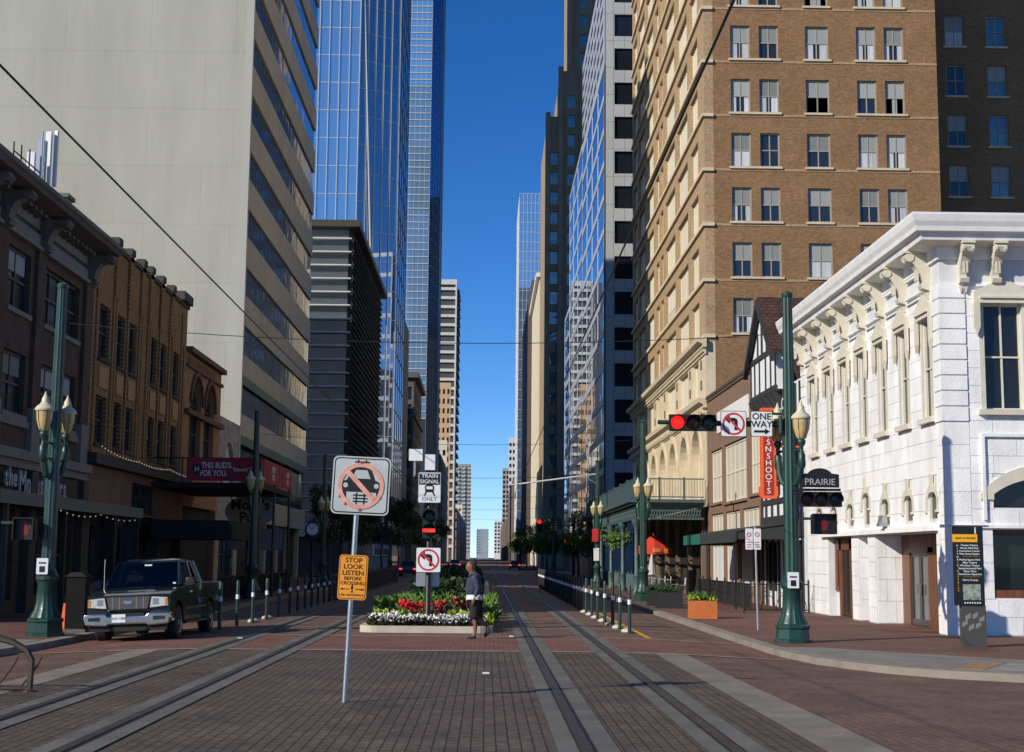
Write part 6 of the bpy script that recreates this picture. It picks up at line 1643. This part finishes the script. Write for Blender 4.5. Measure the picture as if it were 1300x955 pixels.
bp = [(-1.0, .66), (-.5, .66), (-.44, .60), (.44, .60), (.5, .66), (1.0, .66), (1.02, .56), (.98, .40), (.5, .37), (.42, .41), (-.42, .41), (-.5, .37), (-.98, .40), (-1.02, .56)]
bev(PB('bumper', M_chrome, MB().prism(bp, f, -.13, .12)), .03, 3)
for s in (-1, 1): PB('fog_lamp', M_black, MB().prism([(s*.62, .585), (s*.9, .575), (s*.9, .5), (s*.62, .49)], f, -.136, -.12))
PB('valance', M_blackm, MB().box(-.9, .9, -.04, .1, .26, .42)); PB('intake', M_blackm, MB().box(-.4, .4, -.1, .05, .6, .66))
LPt = PB('licence_plate', M_white, MB().prism(rr(-.34, -.02, .46, .64, .015, 3), lambda p, q, a: (p, a, q), -.155, -.133)); text(LPt, 'plate_number', 'AHD C889', .078, mat('plate_blue', (.05, .06, .2), .5), 'F', (-.18, -.158, .545), .001, sx=.9)
PB('aerial', M_steel, MB().tube([(-.9, 1.15, 1.2), (-.9, 1.25, 1.9)], .0035, 5))
TR.location = (-7.88, 34.3, -.085); TR.rotation_euler = (0, R(-2.6), R(-2)); TR.scale = (.95, .97, .97)

# ------------------------------------------------------------------ pedestrian
def skin(name, pts, edges, m_, parent, sub=2):
    keys = list(pts); me = bpy.data.meshes.new(name)
    me.from_pydata([pts[k][0] for k in keys], [(keys.index(a), keys.index(b)) for a, b in edges], [])
    o = link(name, me, parent)
    o.modifiers.new('skin', 'SKIN').use_smooth_shade = True
    for i, k in enumerate(keys):
        r_ = pts[k][1]; sv_ = me.skin_vertices[0].data[i]
        sv_.radius = r_ if isinstance(r_, tuple) else (r_, r_); sv_.use_root = (i == 0)
    s_ = o.modifiers.new('sub', 'SUBSURF'); s_.levels = sub; s_.render_levels = sub
    me.materials.append(m_)
    return o
def chain(*k): return list(zip(k, k[1:]))
M_skin = mat('skin_brown', (.20, .095, .055), .55, nscale=8, namt=.1)
M_hoodie = mat('navy_jacket', (.035, .042, .085), .85, nscale=9, namt=.4, bump=1, bscale=11)
M_shirt = mat('white_shirt', (.66, .68, .72), .85, nscale=8, namt=.1, bump=.3, bscale=16)
M_shorts = mat('black_shorts', (.013, .013, .016), .85, nscale=9, namt=.3)
M_shoe = mat('dark_shoe', (.03, .03, .035), .6); M_hair = mat('greying_hair', (.03, .028, .027), .8, nscale=40, namt=.6, bump=.5, bscale=80)
PE = thing('person', (0, 0, 0), 'person in navy jacket, white shirt and black shorts walking past the flower bed', 'person')
body = skin('body', {'pelvis': ((0, 0, .93), .13), 'belly': ((-.03, 0, 1.1), .13), 'chest': ((-.03, 0, 1.32), .13), 'neck': ((-.06, 0, 1.47), .07), 'jaw': ((-.115, 0, 1.545), (.092, .095)), 'face': ((-.12, 0, 1.62), (.11, .125)), 'crown': ((-.10, 0, 1.70), (.10, .11)), 'top': ((-.095, 0, 1.755), .05),
    'nose': ((-.232, 0, 1.605), .022),
    'hl': ((0, -.09, .88), .085), 'kl': ((-.03, -.095, .50), .058), 'cl': ((-.0, -.095, .33), .056), 'al': ((0, -.095, .10), .036), 'bl': ((-.10, -.10, .045), .035), 'tl': ((-.17, -.10, .035), .028),
    'hr': ((.02, .09, .88), .085), 'kr': ((.07, .09, .50), .058), 'crr': ((.16, .09, .38), .055), 'ar': ((.30, .09, .255), .037), 'br': ((.255, .09, .14), .034), 'tr': ((.21, .09, .05), .028),
    'sl': ((-.02, -.18, 1.40), .065), 'el': ((.06, -.235, 1.13), .045), 'wl': ((-.02, -.26, .93), .03),
    'sr': ((-.04, .18, 1.40), .065), 'er': ((.02, .24, 1.13), .045), 'wr': ((-.12, .22, .95), .03)},
    chain('pelvis', 'belly', 'chest', 'neck', 'jaw', 'face', 'crown', 'top') + [('face', 'nose')] + chain('pelvis', 'hl', 'kl', 'cl', 'al', 'bl', 'tl') + chain('pelvis', 'hr', 'kr', 'crr', 'ar', 'br', 'tr') + chain('chest', 'sl', 'el', 'wl') + chain('chest', 'sr', 'er', 'wr'), M_skin, PE)
for s, w in ((-1, Vector((-.02, -.26, .93))), (1, Vector((-.12, .22, .95)))):
    hp = {'w': (tuple(w), .026), 'p': (tuple(w+Vector((-.015, 0, -.06))), (.022, .036)), 'p2': (tuple(w+Vector((-.03, 0, -.10))), (.018, .036))}; he = chain('w', 'p', 'p2')
    for i in range(4):
        dx = -.030+.02*i; L = (.062, .075, .07, .055)[i]
        hp['f%d' % i] = (tuple(w+Vector((-.03+dx*.9, -s*.004, -.125))), .009); hp['g%d' % i] = (tuple(w+Vector((-.045+dx, -s*.018, -.125-L*.5))), .0085); hp['h%d' % i] = (tuple(w+Vector((-.04+dx, -s*.034, -.125-L*.85))), .007)
        he += chain('p2', 'f%d' % i, 'g%d' % i, 'h%d' % i)
    hp['t0'] = (tuple(w+Vector((-.055, 0, -.06))), .011); hp['t1'] = (tuple(w+Vector((-.08, -s*.012, -.095))), .009); he += chain('p', 't0', 't1')
    skin('hand', hp, he, M_skin, PE, 1)
skin('jacket', {'waist': ((-.03, 0, .96), (.20, .20)), 'belly': ((-.055, 0, 1.12), (.215, .21)), 'chest': ((-.03, 0, 1.31), (.18, .185)), 'coll': ((-.045, 0, 1.43), (.135, .14)), 'col2': ((-.05, 0, 1.505), (.105, .11)),
    'sl': ((-.02, -.19, 1.39), .085), 'el': ((.06, -.24, 1.13), .066), 'wl': ((-.01, -.26, .96), .05), 'sr': ((-.04, .19, 1.39), .085), 'er': ((.02, .245, 1.13), .066), 'wr': ((-.10, .225, .98), .05), 'hood': ((.06, 0, 1.42), .07)},
    chain('waist', 'belly', 'chest', 'coll', 'col2') + chain('chest', 'sl', 'el', 'wl') + chain('chest', 'sr', 'er', 'wr') + [('coll', 'hood')], M_hoodie, PE)
skin('shirt_hem', {'a': ((-.03, 0, 1.02), (.185, .19)), 'b': ((-.03, 0, .92), (.205, .21)), 'c': ((-.03, 0, .80), (.21, .215))}, chain('a', 'b', 'c'), M_shirt, PE)
skin('shorts', {'w': ((0, 0, .92), (.17, .175)), 'hl': ((-.01, -.09, .80), .14), 'kl': ((-.03, -.095, .56), .12), 'bl': ((-.02, -.095, .42), .115), 'hr': ((.03, .09, .80), .14), 'kr': ((.07, .09, .56), .12), 'br': ((.11, .09, .44), .112)},
    chain('w', 'hl', 'kl', 'bl') + chain('w', 'hr', 'kr', 'br'), M_shorts, PE)
skin('shoe', {'h': ((.03, -.098, .05), (.04, .045)), 'm': ((-.08, -.10, .045), (.045, .04)), 't': ((-.185, -.10, .035), (.042, .028))}, chain('h', 'm', 't'), M_shoe, PE)
skin('shoe', {'h': ((.325, .09, .20), (.04, .045)), 'm': ((.275, .09, .12), (.045, .04)), 't': ((.215, .09, .035), (.042, .028))}, chain('h', 'm', 't'), M_shoe, PE)
MB().ball((-.078, 0, 1.69), .1, 14, 10, (1.03, .98, .92)).build('hair', M_hair, PE, True)
for s in (-1, 1):
    MB().ball((-.10, s*.102, 1.62), .026, 8, 6, (.7, .4, 1.3)).build('ear', M_skin, PE, True); MB().ball((-.205, s*.036, 1.635), .011, 8, 6).build('eye', M_signblack, PE, True)
MB().box(-.205, -.19, -.024, .024, 1.556, 1.563).build('mouth', mat('lips', (.13, .05, .04), .6), PE)
PE.location = (-.22, 35.1, .012)

# ------------------------------------------------------------------ flower bed
rnd = random.Random(21)
def plant_proto(kind, label, foliage_m, n, size, rad, h, petals=None, pn=0, ps=.05, ph=(.6, 1.0), asp=1.6, upright=.6, group=None):
    t = thing(kind, (0, 0, 0), label, 'plant', group)
    def fn():
        a = rnd.uniform(0, 6.28); r_ = rad*math.sqrt(rnd.random()); z = h*rnd.random()
        return (r_*math.cos(a)*(1-.3*z/h), r_*math.sin(a)*(1-.3*z/h), z*.85), (math.cos(a)*(1-upright), math.sin(a)*(1-upright), upright)
    tag(leaf_cloud(n, fn, size, rnd, asp).build('foliage', foliage_m, t), kind='stuff')
    if petals:
        def fn2():
            a = rnd.uniform(0, 6.28); r_ = rad*math.sqrt(rnd.random())
            return (r_*math.cos(a), r_*math.sin(a), h*rnd.uniform(*ph)), (rnd.uniform(-1, 1), rnd.uniform(-1, 1), .8)
        tag(leaf_cloud(pn, fn2, ps, rnd, 1.1).build('blossom', petals, t), kind='stuff')
    return t
def spread(proto, spots):
    for i, (x, y, z, s) in enumerate(spots):
        o = proto if i == 0 else copy_tree(proto)
        o.location = (x, y, z); o.rotation_euler = (0, 0, rnd.uniform(0, 6.28)); o.scale = (s, s, s*rnd.uniform(.9, 1.1))
pw = plant_proto('white_begonia', 'low bronze leaved bedding plant with white blossom along the median kerb', M_darkleaf, 150, .085, .2, .24, M_white_fl, 90, .05, (.55, 1.1), 1.3, .5, 'white bedding plants')
spread(pw, [(-2.72+.235*i+rnd.uniform(-.04, .04), 38.42+rnd.uniform(-.04, .06)+.36*k, .11, rnd.uniform(.9, 1.15)) for k in range(2) for i in range(12)])
pl = plant_proto('lime_coleus', 'lime yellow leafy bedding plant behind the white blossom', M_limeleaf, 190, .12, .24, .34, None, 0, asp=1.5, group='lime bedding plants')
spread(pl, [(-2.55+.36*i+rnd.uniform(-.08, .08), 39.25+rnd.uniform(-.1, .1), .11, rnd.uniform(.85, 1.2)) for i in (0, 1, 3, 5, 6, 7)])
pp = plant_proto('purple_heather', 'dusky purple bedding plant among the red blossom', M_purple, 160, .12, .22, .42, None, 0, asp=2.6, upright=.85, group='purple bedding plants')
spread(pp, [(-2.3+.42*i+rnd.uniform(-.08, .08), 39.75+rnd.uniform(-.1, .1), .11, rnd.uniform(.9, 1.2)) for i in range(6)])
pr = plant_proto('red_salvia', 'bedding plant with upright red flower spikes in the median', M_leaf, 120, .13, .16, .36, M_red_fl, 130, .07, (.7, 1.5), 1.8, .7, 'red flowering plants')
spread(pr, [(-2.0+.24*i+rnd.uniform(-.06, .06), 40.1+rnd.uniform(-.15, .15), .11, rnd.uniform(.95, 1.2)) for i in (0, 1, 2, 4, 6)])
pg = plant_proto('tall_green_plant', 'tall bright green leafy plant massed in the median bed', foliage('leaf_fresh', (.12, .22, .035)), 150, .24, .3, .5, None, 0, asp=3.2, upright=.7, group='tall green median plants')
spread(pg, [(-2.6+.42*i+rnd.uniform(-.1, .1), 40.75+.5*k+rnd.uniform(-.12, .12), .1, rnd.uniform(.85, 1.2)) for k in range(9) for i in range(7)])
ph_ = plant_proto('median_shrub', 'dark clipped shrub in the shaded part of the median', M_leaf_shade, 700, .2, 1.0, 1.15, None, 0, asp=1.5, upright=.3, group='dark median shrubs')
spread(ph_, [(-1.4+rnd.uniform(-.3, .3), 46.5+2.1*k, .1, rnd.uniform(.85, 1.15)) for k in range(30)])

# ------------------------------------------------------------------ street trees
def tree_proto(label, seed, leafm, h=7.5, cr=2.2, n=2600):
    rn = random.Random(seed)
    t = thing('street_tree', (0, 0, 0), label, 'tree', 'street trees')
    m = MB(); m.tube([(0, 0, 0), (.05, .03, h*.25), (-.04, .06, h*.5), (.06, 0, h*.8)], [.13, .10, .08, .03], 8)
    cl = []
    for k in range(9):
        a = k*2.4+rn.uniform(-.3, .3); z0 = h*rn.uniform(.32, .6); e = Vector((math.cos(a)*cr*rn.uniform(.5, .85), math.sin(a)*cr*rn.uniform(.5, .85), z0+h*rn.uniform(.12, .34)))
        m.tube([(0, .03, z0), tuple(Vector((0, 0, z0)).lerp(e, .5)+Vector((0, 0, .15))), tuple(e)], [.05, .03, .012], 5); cl.append((e, cr*rn.uniform(.32, .5)))
    cl.append((Vector((0, 0, h*.88)), cr*.5))
    m.build('trunk', mat('tree_bark', (.07, .055, .042), .9, nscale=8, namt=.3), t, True)
    def fn():
        c_, r_ = rn.choice(cl); d = Vector((rn.gauss(0, 1), rn.gauss(0, 1), rn.gauss(0, .8))).normalized()
        return c_+d*r_*rn.random()**.4, d
    tag(leaf_cloud(n, fn, .24, rn, 1.5).build('crown', leafm, t), kind='stuff')
    return t
t1 = tree_proto('leafy street tree on the shaded left sidewalk', 5, M_leaf_shade)
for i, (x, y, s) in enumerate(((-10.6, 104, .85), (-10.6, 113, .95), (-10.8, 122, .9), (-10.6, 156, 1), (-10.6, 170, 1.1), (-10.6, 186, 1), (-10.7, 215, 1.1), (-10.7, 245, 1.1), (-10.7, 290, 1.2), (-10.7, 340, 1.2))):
    o = t1 if i == 0 else copy_tree(t1)
    o.location = (x, y, 0); o.scale = (s, s, s); o.rotation_euler = (0, 0, i*1.3)
t2 = tree_proto('leafy street tree on the right sidewalk past the gallery', 9, M_leaf, 6.2, 1.5, 1800)
for i, (x, y, s) in enumerate(((6.75, 112, .85), (7.4, 165, 1), (7.2, 180, 1), (7.3, 200, 1.1), (7.3, 232, 1.1), (7.3, 270, 1.2), (7.3, 320, 1.3), (7.3, 380, 1.3))):
    o = t2 if i == 0 else copy_tree(t2)
    o.location = (x, y, 0); o.scale = (s, s, s); o.rotation_euler = (0, 0, i*1.7)
t2['label'] = 'slim street tree with green leaves at the end of the gallery'

# ------------------------------------------------------------------ distant cars (seen from behind)
def sedan(x, y, paint, label):
    t = thing('parked_car', (0, 0, 0), label, 'car', 'cars further up the street')
    sp = [(.1, .35), (.42, .35)] + arch(.85, .34, .36, 8) + [(1.25, .32), (3.2, .32)] + arch(3.6, .34, .36, 8) + [(4.0, .35), (4.4, .4), (4.5, .6), (4.45, .85), (3.4, .95), (1.1, .98), (.15, .92), (.03, .7)]
    bev(MB().prism(sp, lambda p, q, a: (a, p, q), -.86, .86).build('body', paint, t), .05)
    m = MB(); b0 = [(-.78, .95), (.78, .95), (.78, 3.4), (-.78, 3.4)]; b1 = [(-.6, 1.5), (.6, 1.5), (.6, 2.6), (-.6, 2.6)]
    m.v += [(p, q, .94) for p, q in b0] + [(p, q, 1.42) for p, q in b1]
    for i in range(4): j = (i+1) % 4; m.f.append((i, j, 4+j, 4+i))
    m.build('windows', M_wglass, t)
    bev(MB().prism([(-.62, 1.48), (.62, 1.48), (.62, 2.62), (-.62, 2.62)], lambda p, q, a: (p, q, a), 1.41, 1.47).build('roof', paint, t), .03)
    for s in (-1, 1):
        MB().box(s*.55, s*.84, -.005, .06, .66, .8).build('tail_light', mat('tail_red', (.4, .01, .01), .3, emit=(1, .05, .03), estr=2.2), t)
        for cy in (.85, 3.6): MB().lathe([(.2, -.1), (.31, -.1), (.33, -.06), (.33, .06), (.31, .1), (.2, .1)], (s*.76, cy, .33), 16, 'x').build('wheel', M_tyre, t, True)
    MB().box(-.85, .85, -.04, .08, .36, .5).build('bumper', M_black, t)
    t.location = (x, y, zr(x, y))
    return t
sedan(-7.6, 150, mat('car_grey', (.08, .08, .085), .3, .3, coat=.6), 'grey car with lit tail lamps in the left lane by the louvred building')
sedan(-7.4, 172, mat('car_black', (.015, .015, .016), .25, .2, coat=.6), 'black car with lit tail lamps further along the left lane')
sedan(-4.6, 230, mat('car_silver', (.3, .3, .3), .3, .5, coat=.6), 'silver car with lit tail lamps on the left track far away')
sedan(4.6, 240, mat('car_red', (.18, .02, .02), .3, .2, coat=.6), 'dark red car with lit tail lamps in the right lane far away')
# litter
for i, (x, y, c_) in enumerate(((.02, 24.6, M_white), (.62, 36.0, M_white), (-5.4, 34.2, M_white))):
    t = MB().prism([(x-.05, y-.04), (x+.06, y-.03), (x+.05, y+.05), (x-.04, y+.04)], lambda p, q, a: (p, q, a), .02, .045).build('litter_scrap', c_)
    tag(t, ('small white paper scrap on the grey pavers', 'small white paper scrap beside the walking person', 'small white paper scrap near the pickup')[i], 'litter')
print('objects', len(bpy.data.objects), 'tris', sum(len(m.polygons) for m in bpy.data.meshes))
